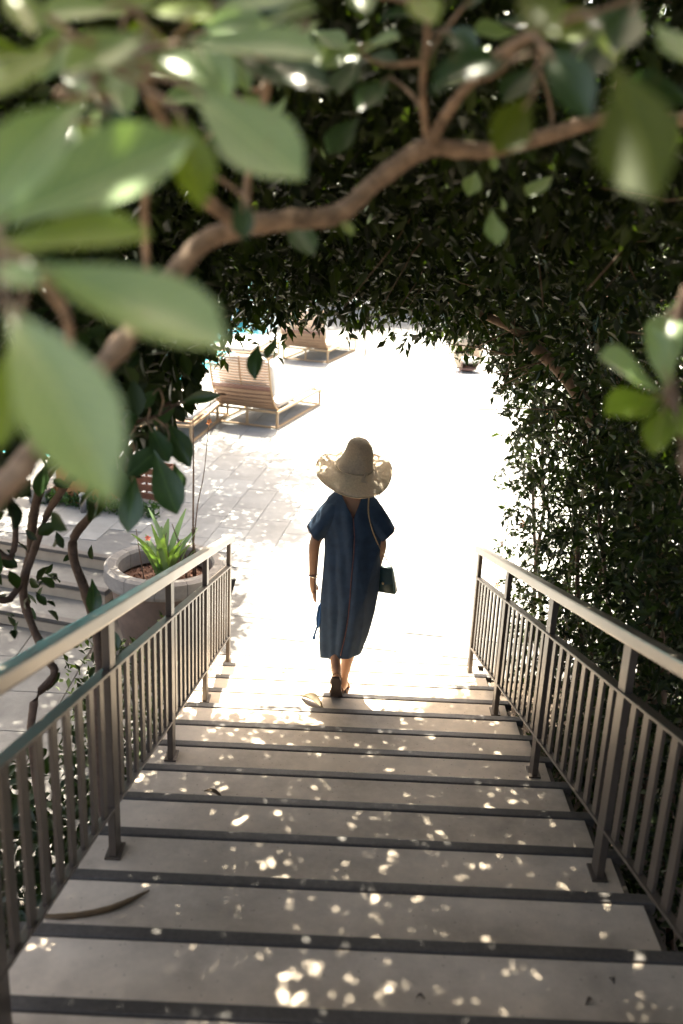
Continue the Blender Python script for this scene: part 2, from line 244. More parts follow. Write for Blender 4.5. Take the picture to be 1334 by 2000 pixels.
BIG_LEAVES=[
(-0.274, -6.084, 3.49, -0.168, -6.196, 3.376, 0.064, 0, 0.3),
(-0.276, -6.014, 3.513, -0.099, -6.076, 3.454, 0.071, 0, 0.9),
(-0.322, -5.989, 3.524, -0.172, -6.006, 3.536, 0.047, 1, 1.2),
(-0.35, -5.923, 3.531, -0.161, -5.851, 3.624, 0.074, 0, 0.9),
(-0.179, -5.769, 3.681, -0.051, -5.862, 3.592, 0.062, 0, 0.6),
(-0.197, -5.722, 3.725, -0.038, -5.781, 3.708, 0.054, 0, 1.3),
(-0.188, -5.777, 3.656, -0.151, -5.847, 3.571, 0.039, 1, 0.6),
(-0.23, -5.968, 3.653, -0.297, -6.061, 3.561, 0.055, 0, 0.5),
(-0.256, -5.695, 3.713, -0.166, -5.731, 3.701, 0.053, 0, 1.3),
(-0.223, -5.718, 3.737, -0.293, -5.811, 3.68, 0.04, 0, 1.1),
(-0.36, -5.76, 3.768, -0.315, -5.832, 3.711, 0.031, 1, 0.5),
(-0.263, -5.655, 3.77, -0.344, -5.716, 3.745, 0.034, 0, 1.2),
(-0.285, -5.832, 3.712, -0.338, -5.905, 3.651, 0.034, 1, 1.0),
(-0.28, -5.742, 3.667, -0.226, -5.795, 3.601, 0.06, 2, 0.3),
(-0.136, -5.607, 3.756, -0.05, -5.654, 3.774, 0.035, 0, 1.2),
(-0.275, -5.601, 3.773, -0.165, -5.659, 3.758, 0.041, 1, 1.0),
(-0.185, -5.6, 3.777, -0.051, -5.648, 3.791, 0.041, 0, 1.2),
(-0.339, -5.686, 3.674, -0.226, -5.734, 3.69, 0.045, 0, 1.2),
(-0.138, -5.452, 3.747, -0.039, -5.52, 3.701, 0.04, 2, 0.8),
(-0.305, -5.972, 3.447, -0.299, -6.055, 3.357, 0.032, 1, 0.3),
(-0.31, -6.035, 3.511, -0.252, -6.061, 3.499, 0.051, 0, 1.1),
(0.223, -5.932, 3.7, 0.25, -6.033, 3.587, 0.065, 3, 0.1),
(0.149, -5.812, 3.776, 0.181, -5.88, 3.728, 0.063, 3, 0.3),
(0.054, -5.589, 3.81, 0.082, -5.658, 3.764, 0.047, 1, 0.6),
(0.184, -5.613, 3.739, 0.085, -5.676, 3.709, 0.053, 2, 0.9),
(0.213, -5.608, 3.755, 0.259, -5.684, 3.684, 0.056, 2, 0.8),
(0.213, -5.572, 3.705, 0.162, -5.649, 3.632, 0.064, 3, 0.3),
(0.329, -5.655, 3.775, 0.352, -5.723, 3.729, 0.034, 0, 1.2),
(-0.013, -5.423, 3.836, 0.005, -5.489, 3.796, 0.047, 0, 1.2),
(-0.003, -5.228, 3.789, 0.057, -5.277, 3.8, 0.046, 0, 1.2),
(0.475, -5.439, 3.314, 0.345, -5.524, 3.376, 0.062, 0, 1.0),
(0.475, -5.439, 3.314, 0.367, -5.518, 3.296, 0.055, 1, 0.6),
(0.475, -5.441, 3.307, 0.438, -5.534, 3.248, 0.037, 1, 0.4),
(0.474, -5.435, 3.325, 0.485, -5.346, 3.435, 0.062, 0, 0.7),
(0.482, -5.438, 3.318, 0.442, -5.437, 3.414, 0.038, 0, 0.8),
(0.483, -5.44, 3.311, 0.491, -5.527, 3.271, 0.044, 1, 0.5),
(0.51, -5.25, 3.408, 0.537, -5.292, 3.439, 0.049, 0, 0.9),
(0.268, -4.883, 3.558, 0.274, -4.957, 3.495, 0.061, 0, 1.4),
(0.404, -4.756, 3.627, 0.345, -4.822, 3.585, 0.057, 0, 1.2),
(0.247, -4.754, 3.629, 0.228, -4.824, 3.579, 0.046, 0, 1.2),
(0.263, -4.846, 3.671, 0.27, -4.86, 3.629, 0.038, 0, 1.2),
(0.317, -4.665, 3.582, 0.324, -4.674, 3.554, 0.037, 0, 1.2),
(-0.124, -5.036, 3.731, -0.149, -5.05, 3.687, 0.027, 0, 1.2),
(-0.162, -5.405, 3.571, -0.149, -5.446, 3.51, 0.051, 2, 0.3),
(-0.026, -5.099, 3.541, 0.002, -5.11, 3.508, 0.036, 0, 1.0),
(0.028, -5.103, 3.848, 0.077, -5.097, 3.866, 0.042, 2, 1.0),
(-0.078, -5.326, 3.811, -0.107, -5.331, 3.796, 0.037, 0, 1.2),
(0.121, -5.217, 3.821, 0.171, -5.279, 3.794, 0.054, 2, 0.5),
(0.15, -5.207, 3.852, 0.189, -5.253, 3.874, 0.046, 2, 0.8),
(0.287, -5.428, 3.824, 0.329, -5.491, 3.792, 0.047, 2, 0.5),
(0.333, -5.534, 3.821, 0.298, -5.611, 3.747, 0.055, 2, 0.3),
(0.002, -4.938, 3.709, -0.05, -5.013, 3.643, 0.065, 2, 0.6),
(0.052, -5.023, 3.772, 0.001, -5.097, 3.707, 0.061, 2, 0.5),
(-0.122, -4.996, 3.534, -0.069, -5.07, 3.468, 0.046, 2, 0.4),
(-0.195, -5.375, 3.659, -0.165, -5.446, 3.604, 0.043, 2, 0.5),
(-0.343, -5.59, 3.647, -0.351, -5.655, 3.609, 0.043, 2, 0.4),
(-0.514, -5.167, 3.333, -0.462, -5.23, 3.301, 0.035, 2, 0.7),
(-0.432, -5.48, 3.734, -0.505, -5.543, 3.733, 0.043, 1, 0.4709118281766347),
(-0.373, -5.484, 3.77, -0.387, -5.568, 3.706, 0.036, 0, 0.38160348374265546),
(-0.405, -5.338, 3.799, -0.265, -5.392, 3.827, 0.06, 1, 0.8850638765226653),
(-0.47, -5.363, 3.789, -0.375, -5.424, 3.798, 0.036, 1, 0.3270743303023097),
(-0.437, -5.442, 3.741, -0.513, -5.514, 3.716, 0.046, 2, 0.3041343949452383),
(-0.374, -5.366, 3.74, -0.312, -5.456, 3.661, 0.049, 0, 0.9370286593481545),
(-0.419, -5.411, 3.735, -0.339, -5.488, 3.694, 0.036, 2, 0.39702279464844803),
(-0.234, -5.387, 3.773, -0.135, -5.441, 3.8, 0.046, 0, 0.7229885484122998),
(-0.211, -5.226, 3.809, -0.098, -5.286, 3.821, 0.049, 2, 0.6032035528006388),
(-0.229, -5.407, 3.775, -0.174, -5.498, 3.692, 0.05, 0, 0.30985951240289256),
(-0.29, -5.305, 3.784, -0.328, -5.387, 3.728, 0.037, 0, 0.6773074461470812),
(-0.29, -5.212, 3.784, -0.348, -5.271, 3.796, 0.034, 1, 0.5737306348838905),
(-0.227, -5.261, 3.813, -0.163, -5.353, 3.727, 0.054, 0, 0.3378970383880401),
(-0.226, -5.222, 3.78, -0.123, -5.275, 3.812, 0.049, 2, 0.36605869804958174),
(-0.191, -5.346, 3.77, -0.094, -5.423, 3.731, 0.045, 2, 0.41449898304955063),
(-0.455, -5.543, 3.606, -0.341, -5.607, 3.606, 0.042, 2, 1.1175813578482345),
(-0.434, -5.461, 3.604, -0.301, -5.532, 3.584, 0.054, 0, 0.9182766031855512),
(-0.391, -5.689, 3.579, -0.305, -5.748, 3.591, 0.031, 1, 1.1664133603100535),
(-0.409, -5.565, 3.565, -0.291, -5.642, 3.525, 0.053, 2, 0.7680667911312732),
(-0.36, -5.534, 3.614, -0.246, -5.597, 3.616, 0.045, 1, 0.8528727141523813),
(-0.134, -5.161, 3.774, -0.063, -5.232, 3.752, 0.031, 2, 0.524157625842169),
(-0.087, -5.192, 3.824, -0.091, -5.286, 3.729, 0.052, 0, 1.1018462069728312),
(-0.062, -5.174, 3.838, -0.122, -5.259, 3.774, 0.043, 0, 1.1312286303647217),
(-0.165, -5.052, 3.843, -0.105, -5.13, 3.797, 0.034, 0, 0.7340121504704915),
(-0.131, -5.056, 3.872, -0.195, -5.115, 3.884, 0.034, 0, 1.110176293124441),
(-0.129, -5.103, 3.883, -0.228, -5.183, 3.834, 0.052, 2, 1.110752345397341),
(0.031, -4.849, 3.841, -0.075, -4.928, 3.794, 0.053, 0, 0.8960387263007474),
(-0.008, -4.985, 3.795, 0.061, -5.046, 3.802, 0.033, 2, 1.091812646199924),
(-0.011, -4.883, 3.843, -0.089, -4.965, 3.786, 0.045, 0, 0.3754040000351326),
(-0.003, -4.949, 3.811, -0.035, -5.037, 3.737, 0.042, 2, 0.7475255198922122),
(-0.087, -4.917, 3.852, -0.024, -4.991, 3.818, 0.032, 0, 0.4823169720661279),
(0.313, -4.988, 3.805, 0.246, -5.075, 3.734, 0.045, 2, 0.6642814524420286),
(0.24, -5.174, 3.795, 0.134, -5.25, 3.755, 0.048, 2, 0.6459768146099126),
(0.229, -4.981, 3.871, 0.322, -5.047, 3.861, 0.046, 2, 0.9400959853658459),
(0.271, -5.137, 3.845, 0.349, -5.207, 3.826, 0.041, 2, 1.047806528006392),
(0.225, -4.992, 3.833, 0.149, -5.081, 3.755, 0.052, 0, 0.7072296044849722),
(0.267, -5.021, 3.851, 0.183, -5.09, 3.835, 0.034, 0, 0.6187932437518783),
(0.347, -5.264, 3.848, 0.29, -5.35, 3.779, 0.04, 2, 0.5136681079963508),
(0.409, -5.152, 3.836, 0.35, -5.24, 3.762, 0.044, 2, 1.1626145867271092),
(0.352, -5.317, 3.831, 0.349, -5.402, 3.766, 0.033, 1, 0.7813636715915341),
(0.449, -5.064, 3.852, 0.339, -5.143, 3.803, 0.048, 0, 0.8530029013538949),
(0.367, -5.293, 3.843, 0.253, -5.371, 3.796, 0.05, 1, 0.416918928961848),
(0.351, -5.171, 3.827, 0.247, -5.237, 3.82, 0.042, 0, 1.0170905168168616),
(0.484, -5.274, 3.714, 0.42, -5.357, 3.655, 0.038, 2, 0.4919669212256572),
(0.512, -5.25, 3.734, 0.395, -5.307, 3.751, 0.047, 2, 0.5356948384567405),
(0.435, -5.378, 3.703, 0.419, -5.46, 3.645, 0.032, 1, 0.9914101455191604),
(-0.359, -5.324, 3.655, -0.417, -5.395, 3.63, 0.036, 0, 0.7798097714893808),
(-0.383, -5.285, 3.691, -0.344, -5.382, 3.59, 0.06, 1, 1.0559787981964472),
(-0.331, -5.504, 3.68, -0.306, -5.596, 3.593, 0.05, 0, 0.6954798875301856),
(-0.377, -5.397, 3.661, -0.376, -5.481, 3.599, 0.036, 1, 0.5308620503584132),
(-0.243, -5.159, 3.753, -0.331, -5.227, 3.737, 0.045, 0, 1.1715963288414537),
(-0.251, -5.119, 3.715, -0.148, -5.191, 3.69, 0.045, 1, 0.6393271947278079),
(-0.237, -4.988, 3.723, -0.335, -5.051, 3.723, 0.048, 0, 0.7419364019028829),
(-0.231, -4.995, 3.729, -0.233, -5.084, 3.649, 0.045, 2, 0.5422924110416301),
]
HANGING_LEAVES=[
(-0.576, -4.048, 2.894, -0.501, -4.131, 2.802, 0.128, 2, 0.3),
(-0.513, -4.062, 2.853, -0.619, -4.144, 2.762, 0.135, 2, 0.3),
(-0.538, -4.168, 2.849, -0.455, -4.272, 2.695, 0.109, 2, 0.3),
(-0.586, -4.192, 2.777, -0.59, -4.288, 2.648, 0.087, 2, 0.3),
(-0.662, -4.083, 2.789, -0.63, -4.168, 2.69, 0.09, 2, 0.3),
(-0.549, -3.945, 2.887, -0.457, -4.034, 2.778, 0.093, 2, 0.3),
(-0.594, -4.029, 2.95, -0.669, -4.107, 2.873, 0.105, 2, 0.3),
(-0.271, -3.868, 3.123, -0.277, -3.949, 3.035, 0.056, 2, 0.3),
(-0.231, -3.661, 3.11, -0.257, -3.732, 3.054, 0.04, 2, 0.3),
(-0.512, -3.93, 2.933, -0.382, -3.968, 2.979, 0.04, 2, 0.3),
(-0.512, -3.93, 2.933, -0.57, -3.999, 2.882, 0.062, 2, 0.3),
(-0.758, -3.875, 2.778, -0.821, -3.955, 2.697, 0.088, 2, 0.3),
(-0.964, -3.799, 2.688, -0.968, -3.881, 2.599, 0.075, 2, 0.3),
(-0.97, -3.268, 2.065, -0.941, -3.359, 1.951, 0.061, 2, 0.3),
(-0.89, -3.328, 1.884, -0.845, -3.399, 1.831, 0.069, 2, 0.3),
(-1.113, -3.718, 2.614, -1.124, -3.804, 2.514, 0.086, 2, 0.3),
(-1.238, -3.52, 2.256, -1.235, -3.596, 2.185, 0.075, 2, 0.3),
(-0.55, -4.014, 2.996, -0.598, -4.083, 2.947, 0.075, 2, 0.3),
(-0.649, -3.961, 2.838, -0.719, -4.035, 2.773, 0.093, 2, 0.3),
(-0.495, -4.083, 2.789, -0.46, -4.157, 2.726, 0.068, 2, 0.3),
]
BRANCH_MAIN = [(-0.471, -5.696, 3.167, 0.017), (-0.419, -5.603, 3.225, 0.0165), (-0.382, -5.5, 3.283, 0.016), (-0.331, -5.39, 3.36, 0.016), (-0.286, -5.292, 3.433, 0.0165), (-0.241, -5.241, 3.491, 0.017), (-0.182, -5.212, 3.517, 0.0175), (-0.109, -5.186, 3.531, 0.017), (-0.025, -5.151, 3.544, 0.0165), (0.042, -5.1, 3.603, 0.016), (0.12, -5.061, 3.657, 0.0165), (0.184, -5.04, 3.658, 0.015), (0.248, -5.028, 3.662, 0.0145), (0.344, -5.029, 3.692, 0.014), (0.437, -5.041, 3.72, 0.013), (0.581, -5.061, 3.723, 0.012)]
BRANCH_B = [(-0.182, -5.212, 3.517, 0.013), (-0.219, -5.254, 3.548, 0.012), (-0.24, -5.3, 3.57, 0.01), (-0.243, -5.441, 3.621, 0.008), (-0.25, -5.581, 3.675, 0.008), (-0.249, -5.673, 3.716, 0.007)]
BRANCH_C = [(0.12, -5.061, 3.657, 0.013), (0.145, -5.088, 3.702, 0.011), (0.167, -5.139, 3.739, 0.009), (0.188, -5.341, 3.767, 0.008), (0.216, -5.547, 3.78, 0.007)]
BRANCH_D = [(-0.17, -5.211, 3.521, 0.008), (-0.174, -5.184, 3.6, 0.007), (-0.141, -5.25, 3.72, 0.006), (-0.124, -5.386, 3.787, 0.006)]
BRANCH_E = [(-0.31, -5.336, 3.397, 0.006), (-0.297, -5.418, 3.53, 0.006), (-0.281, -5.501, 3.598, 0.005), (-0.287, -5.686, 3.676, 0.006), (-0.282, -5.726, 3.714, 0.005)]
BRANCH_F = [(-0.396, -5.505, 3.268, 0.006), (-0.341, -5.669, 3.409, 0.006), (-0.294, -5.953, 3.505, 0.006), (-0.335, -5.962, 3.54, 0.006)]
BRANCH_G = [(0.124, -5.059, 3.661, 0.007), (0.104, -5.139, 3.74, 0.006), (0.094, -5.328, 3.805, 0.005), (0.069, -5.529, 3.833, 0.005)]
BRANCH_R = [(0.52, -5.587, 3.186, 0.012), (0.498, -5.512, 3.252, 0.011), (0.484, -5.44, 3.311, 0.01), (0.496, -5.368, 3.368, 0.008), (0.515, -5.336, 3.466, 0.007)]
STEM_A = [(-1.248, -3.282, 1.386, 0.018), (-1.162, -3.213, 1.593, 0.018), (-1.186, -3.194, 1.653, 0.018), (-1.268, -3.144, 1.802, 0.018), (-1.307, -3.101, 1.933, 0.019), (-1.282, -3.053, 2.077, 0.02), (-1.262, -3.053, 2.236, 0.02), (-1.202, -3.047, 2.414, 0.02), (-1.056, -3.103, 2.564, 0.018), (-0.795, -3.251, 2.755, 0.014)]
STEM_B = [(-1.005, -3.147, 1.318, 0.022), (-1.006, -3.063, 1.571, 0.022), (-1.037, -3.007, 1.739, 0.022), (-1.076, -3.005, 1.904, 0.022), (-1.125, -2.968, 2.017, 0.021), (-1.13, -2.937, 2.111, 0.02), (-1.055, -2.956, 2.213, 0.019), (-1.002, -2.985, 2.283, 0.018), (-0.87, -3.119, 2.515, 0.016), (-0.625, -3.439, 2.823, 0.012)]
STEM_C = [(-1.388, -3.338, 1.852, 0.015), (-1.309, -3.252, 1.952, 0.015), (-1.267, -3.173, 2.033, 0.015), (-1.195, -3.099, 2.255, 0.015), (-1.108, -3.161, 2.388, 0.016), (-1.006, -3.218, 2.535, 0.014)]
STEM_D = [(-1.383, -3.36, 2.103, 0.014), (-1.266, -3.34, 2.165, 0.013), (-1.253, -3.296, 2.297, 0.013), (-1.264, -3.354, 2.44, 0.012), (-1.179, -3.413, 2.58, 0.012)]
TWIG_H = [(-0.365, -3.918, 2.969, 0.004), (-0.428, -3.92, 2.962, 0.004), (-0.512, -3.93, 2.933, 0.005), (-0.571, -3.992, 2.904, 0.005), (-0.712, -4.05, 2.888, 0.006), (-0.895, -4.131, 2.958, 0.007)]
BRANCH_FAR = [(0.863, -1.206, 2.898, 0.03), (0.959, -1.271, 2.862, 0.034), (1.071, -1.356, 2.765, 0.036), (1.228, -1.503, 2.64, 0.04), (1.414, -1.705, 2.351, 0.045)]
P_DRY = (-0.116, -1.302, 0.465)
P_PETAL = (-0.353, -0.495, 0.231)
P_GREEN = (-0.514, -3.022, 0.919)
P_POD = (-0.816, -4.19, 1.263)
P_BIT1 = (0.881, -4.521, 1.37)
P_BIT2 = (0.792, -4.609, 1.369)
P_BIT3 = (0.302, -4.622, 1.369)
# ------------------------------------------------------------------ the setting
T, RS = 0.40, 0.1137           # tread depth, riser height
SL = -RS/T                     # slope dz/dy of the flight
def stairz(y): return RS*(1 - y/T)
def sheet(name, pts, z, m, kind='structure'):
    bm = bmesh.new(); f = bm.faces.new([bm.verts.new((x, y, z)) for x, y in pts]); bmesh.ops.triangulate(bm, faces=[f]); bmesh.ops.recalc_face_normals(bm, faces=bm.faces)
    me = bm_mesh(bm, name)
    if me.polygons[0].normal.z < 0: me.flip_normals()
    return tag(link(name, me, m), kind=kind)
sheet('ground', [(-200, -200), (200, -200), (200, 200), (-200, 200)], -1.3, M['soilground'])
sheet('planting_bed', [(1.19, -12), (9, -12), (9, -.03), (1.19, -.03)], -.02, M['soilground'])
lower = sheet('lower_terrace', [(-14, -14), (-.93, -14), (-.93, 2.2), (-14, 5.5)], -.43, M['stair_body'])
A = rad(7.5); du = Vector((math.cos(A), -math.sin(A))); dv = Vector((math.sin(A), math.cos(A)))
def uv(u, v): p = du*u + dv*v; return (p.x, p.y)
def deck_slab():
    pts = [(-.95, -.025), (9, -.025), (40, -.025), (40, 60), uv(-4.4, 40), uv(-4.4, 5.2), uv(-14, 5.2), (-13.5, 5.42), (-2.05, 2.12), (-2.05, 1.78), (-.95, 1.78)]
    bm = bmesh.new(); top = [bm.verts.new((x, y, -.004)) for x, y in pts]; f = bm.faces.new(top)
    r = bmesh.ops.extrude_face_region(bm, geom=[f]); vs = [g for g in r['geom'] if isinstance(g, bmesh.types.BMVert)]
    bmesh.ops.translate(bm, verts=vs, vec=(0, 0, -.6)); bmesh.ops.recalc_face_normals(bm, faces=bm.faces)
    bmesh.ops.triangulate(bm, faces=[q for q in bm.faces if len(q.verts) > 4])
    return tag(link('pool_deck', bm_mesh(bm, 'pool_deck'), M['joint']), kind='structure')
deck = deck_slab()
TW, TL = .366, .732
def slab_mesh(name, wx, ly, h, m, bev=.004):
    bm = bmesh.new(); box_bm(bm, (0, 0, 0), (wx, ly, h), bev); bmesh.ops.recalc_face_normals(bm, faces=bm.faces); me = bm_mesh(bm, name); me.materials.append(m); return me
tile_me = [slab_mesh('tile', TW-.005, TL-.005, .012, M['deck'], .002), slab_mesh('tile', TW-.005, TL-.005, .012, M['deck2'], .002)]
# far part of the deck: whole courses, as one sheet of joined tiles
def in_deck(x, y):
    if x > -.95: return y > 0.0
    if x > -2.0: return y > 1.80
    return y > 2.15 + (-2.05-x)*.29
ntile = 0; farV = []; farF = []
far_bm = bmesh.new()
stripe_cells = []
for i in range(-12, 14):
    for j in range(-1, 46):
        u0 = .473 + i*TW; v0 = .09 + j*TL + (TL/2 if i % 2 else 0)
        cs = [uv(u0, v0), uv(u0+TW, v0), uv(u0, v0+TL), uv(u0+TW, v0+TL)]
        if u0 < -4.4 and v0 > 4.4: continue
        if not all(in_deck(*c) for c in cs): continue
        x, y = cs[0]
        d = math.hypot(x, y+6.9); ang = abs(x)/(y+6.9)
        if y < 8.2 and -2.9 < x < 2.2 and ntile < 300:
            o = link('tile', random.choice(tile_me), None, deck); o.location = (x, y, -.008+random.uniform(-.0008, .0008)); o.rotation_euler = (0, 0, -A); ntile += 1
        else:
            g = .0025; q = [uv(u0+g, v0+g), uv(u0+TW-g, v0+g), uv(u0+TW-g, v0+TL-g), uv(u0+g, v0+TL-g)]
            far_bm.faces.new([far_bm.verts.new((a, b, .0035)) for a, b in q])
tag(link('tile_field', bm_mesh(far_bm, 'tile_field'), M['deck'], deck), kind='stuff')
# pale inlaid dashes in the paving
for u0, vs in ((.473, ((3.36, 6.89), (10.6, 14.2))), (-.63, ((.72, 1.9), (8.5, 11.9)))):
    for v0, v1 in vs:
        o = link('inlay_strip', slab_mesh('inlay_strip', .165, v1-v0, .01, M['stripe'], .001), None, deck)
        x, y = uv(u0, v0); o.location = (x, y, -.0015); o.rotation_euler = (0, 0, -A)
# swimming pool
sheet('pool_water', [uv(-4.42, 5.25), uv(-4.42, 38), uv(-13.5, 38), uv(-13.5, 5.25)], -.12, M['water'])

pav = slab_mesh('paver', .592, .592, .03, M['terrace'], .004)
for i in range(6):
    for j in range(8):
        x, y = -1.55-.6*i, -2.2+.6*j
        if y+.6 > 1.0+max(0, -2.05-x-.6)*.29 and x < -1.0: 
            if y > .3 and x > -2.2: continue
        if y > .62+(-2.05-x)*.29: continue
        o = link('paver', pav, None, lower); o.location = (x, y, -.449+random.uniform(-.001, .001)); o.rotation_euler = (0, 0, 0)
# main flight
stairs = tag(empty('stairs', (0, 0, 0)), kind='structure')
NK = 21
pts = [(0.0, -1.25)]
for k in range(NK): pts += [(-k*T, (k+1)*RS-.03 - (RS if k == 0 else RS)), (-k*T, (k+1)*RS-.03)]
pts[1] = (0.0, -.10)
pts += [(-NK*T-1.2, NK*RS-.03), (-NK*T-1.2, -1.25)]
bm = bmesh.new(); vsl = [bm.verts.new((-.94, y, z)) for y, z in pts]; f = bm.faces.new(vsl)
ex = bmesh.ops.extrude_face_region(bm, geom=[f]); bmesh.ops.translate(bm, verts=[g for g in ex['geom'] if isinstance(g, bmesh.types.BMVert)], vec=(2.10, 0, 0))
bmesh.ops.triangulate(bm, faces=[q for q in bm.faces if len(q.verts) > 4]); bmesh.ops.recalc_face_normals(bm, faces=bm.faces)
link('stair_body', bm_mesh(bm, 'stair_body'), M['stair_body'], stairs)
tread_me = slab_mesh('tread', 2.04, T-.044, .045, M['tread'], .004)
nose_me = slab_mesh('nosing', 2.13, .050, .05, M['nosing'], .006)
for k in range(NK):
    o = link('tread', tread_me, None, stairs); o.location = (-.912, -(k+1)*T+.003, (k+1)*RS-.045)
    o = link('nosing', nose_me, None, stairs); o.location = (-.955, -k*T-.036, (k+1)*RS-.045)
# terrace steps to the left, going down towards the viewer
steps = tag(empty('terrace_steps', (-2.05, 2.12, 0), rad(-16)), kind='structure')
for s in range(3):
    y1 = -.46*s; z = -.14*s
    box('riser', (-9, y1-.02, z-.14), (0, y1+.3, z-.035), M['riser'], steps)
    box('nosing', (-9.01, y1-.035, z-.033), (.01, y1+.05, z+.003), M['nosing'], steps, .004)
    if s < 2: box('tread', (-9, y1-.48, z-.19), (.005, y1-.022, z-.141), M['terrace'], steps)

# ------------------------------------------------------------------ railings
def railing(x, label, inner):
    root = tag(empty('stair_railing', (x, 0, 0)), label, 'railing', 'railings along the stairs')
    y0, y1 = -17.6*T, -.14+.14
    def bar(name, hw, z0, z1, m, ya=y0, yb=y1, bev=.003):
        bm = bmesh.new(); box_bm(bm, (-hw, ya, z0+RS), (hw, yb, z1+RS), bev, SL); bmesh.ops.recalc_face_normals(bm, faces=bm.faces)
        return link(name, bm_mesh(bm, name), m, root)
    bar('handrail', .025, .928, .982, M['railtop'], bev=.009)
    bar('middle_rail', .022, .735, .747, M['metal'], yb=y1-.12)
    bar('bottom_rail', .016, .165, .176, M['metal'], yb=y1-.12)
    bm = bmesh.new(); box_bm(bm, (-.013, -.034, 0), (.013, .034, 1.0), .003); bmesh.ops.recalc_face_normals(bm, faces=bm.faces); 
    ppost = None
    bm.free()
    bm = bmesh.new(); box_bm(bm, (-.006, -.026, .17), (.006, .026, .737), .0); bmesh.ops.recalc_face_normals(bm, faces=bm.faces); bal = bm_mesh(bm, 'baluster'); bal.materials.append(M['metal'])
    plate = slab_mesh('base_plate', .06, .10, .010, M['metal'], .002)
    bolt = None
    ks = [0, 3, 6, 9, 12, 15]; pm = None
    for k in ks:
        y = -k*T-.14; zt = stairz(y)+.938; zb = (k+1)*RS
        if pm is None:
            bm = bmesh.new(); box_bm(bm, (-.014, -.042, 0), (.014, .042, zt-zb), .003); bmesh.ops.recalc_face_normals(bm, faces=bm.faces); pm = bm_mesh(bm, 'post'); pm.materials.append(M['metal'])
        p = link('post', pm, None, root); p.location = (0, y, zb+.003)
        b = link('base_plate', plate, None, p); b.location = (-.03, -.05, -.002)
    for a, b in zip(ks[:-1], ks[1:]):
        for q in range(1, 9):
            y = -(a+(b-a)*q/9)*T-.14
            o = link('baluster', bal, None, root); o.location = (0, y, stairz(y))
    return root
railing(-.795, 'bronze metal stair railing on the left, beside the round planter', 1)
railing(1.05, 'bronze metal stair railing on the right, against the dark hedge', -1)

# ------------------------------------------------------------------ foliage machinery
# leaf templates: verts (x across, y along, z normal)
SMALL_V = np.array([(0, 0, 0), (-.5, .42, .10), (0, .45, -.06), (.5, .42, .10), (0, 1, -.10)]); SMALL_F = [(0, 2, 1), (0, 3, 2), (1, 2, 4), (2, 3, 4)]
MID_V = np.array([(0, 0, 0), (-.34, .3, .07), (0, .3, -.03), (.34, .3, .07), (-.5, .62, .08), (0, .62, -.05), (.5, .62, .08), (-.28, .88, 0), (.28, .88, 0), (0, 1, -.12)])
MID_F = [(0, 2, 1), (0, 3, 2), (1, 2, 5, 4), (2, 3, 6, 5), (4, 5, 9, 7), (5, 6, 8, 9)]
def leaves_mesh(name, pos, length, width, m, tv, tf, droop=.5, axis=None, rng=RNG):
    n = len(pos)
    if n == 0: return None
    if axis is None:
        ax = rng.normal(size=(n, 3)); ax[:, 2] -= droop*1.2
    else: ax = axis + rng.normal(size=(n, 3))*.38
    ax /= np.linalg.norm(ax, axis=1)[:, None]+1e-9
    nr = rng.normal(size=(n, 3))*.7; nr[:, 2] += .8
    s = np.cross(ax, nr); s /= np.linalg.norm(s, axis=1)[:, None]+1e-9
    nn = np.cross(s, ax)
    L = (length[0] + (length[1]-length[0])*rng.random(n))[:, None, None]; W = (width*(.8+.4*rng.random(n)))[:, None, None]*L
    P = pos[:, None, :] + s[:, None, :]*(tv[None, :, 0:1]*W) + ax[:, None, :]*(tv[None, :, 1:2]*L) + nn[:, None, :]*(tv[None, :, 2:3]*L)
    nv = len(tv); V = P.reshape(-1, 3)
    sizes = np.array([len(f) for f in tf]); fl = np.concatenate([np.array(f) for f in tf])
    loops = (fl[None, :] + (np.arange(n)*nv)[:, None]).reshape(-1)
    tot = np.tile(sizes, n); start = np.concatenate([[0], np.cumsum(tot)[:-1]])
    me = bpy.data.meshes.new(name); me.vertices.add(len(V)); me.vertices.foreach_set('co', V.astype(np.float32).reshape(-1))
    me.loops.add(len(loops)); me.loops.foreach_set('vertex_index', loops.astype(np.int32))
    me.polygons.add(len(tot)); me.polygons.foreach_set('loop_start', start.astype(np.int32)); me.polygons.foreach_set('loop_total', tot.astype(np.int32))
    me.update(calc_edges=True); me.validate()
    a = me.attributes.new('rnd', 'FLOAT', 'POINT'); a.data.foreach_set('value', np.repeat(rng.random(n)**1.6, nv).astype(np.float32))
    me.materials.append(m); return me
def lump(P, seed, s=1.0):
    r = np.random.default_rng(seed); v = np.zeros(len(P))
    for q in range(6):
        k = r.normal(size=3)*(1.6+q*.9)*s; v += np.sin(P @ k + r.random()*6.28)/(1+.35*q)
    return v/3.0
def sample(n, lo, hi, fn, rng=RNG):
    lo = np.array(lo, float); hi = np.array(hi, float); out = []; got = 0
    while got < n:
        P = lo + (hi-lo)*rng.random((min(400000, n*3), 3)); d = fn(P); P = P[rng.random(len(P)) < d]; out.append(P); got += len(P)
        if len(P) == 0: break
    return np.concatenate(out)[:n]
def sstep(a, b, x): t = np.clip((x-a)/(b-a), 0, 1); return t*t*(3-2*t)
def foliage(name, parent, pos, length, width, m, tv=SMALL_V, tf=SMALL_F, droop=.5, axis=None):
    me = leaves_mesh(name, pos, length, width, m, tv, tf, droop, axis); o = link(name, me, None, parent); o['kind'] = 'stuff'; return o
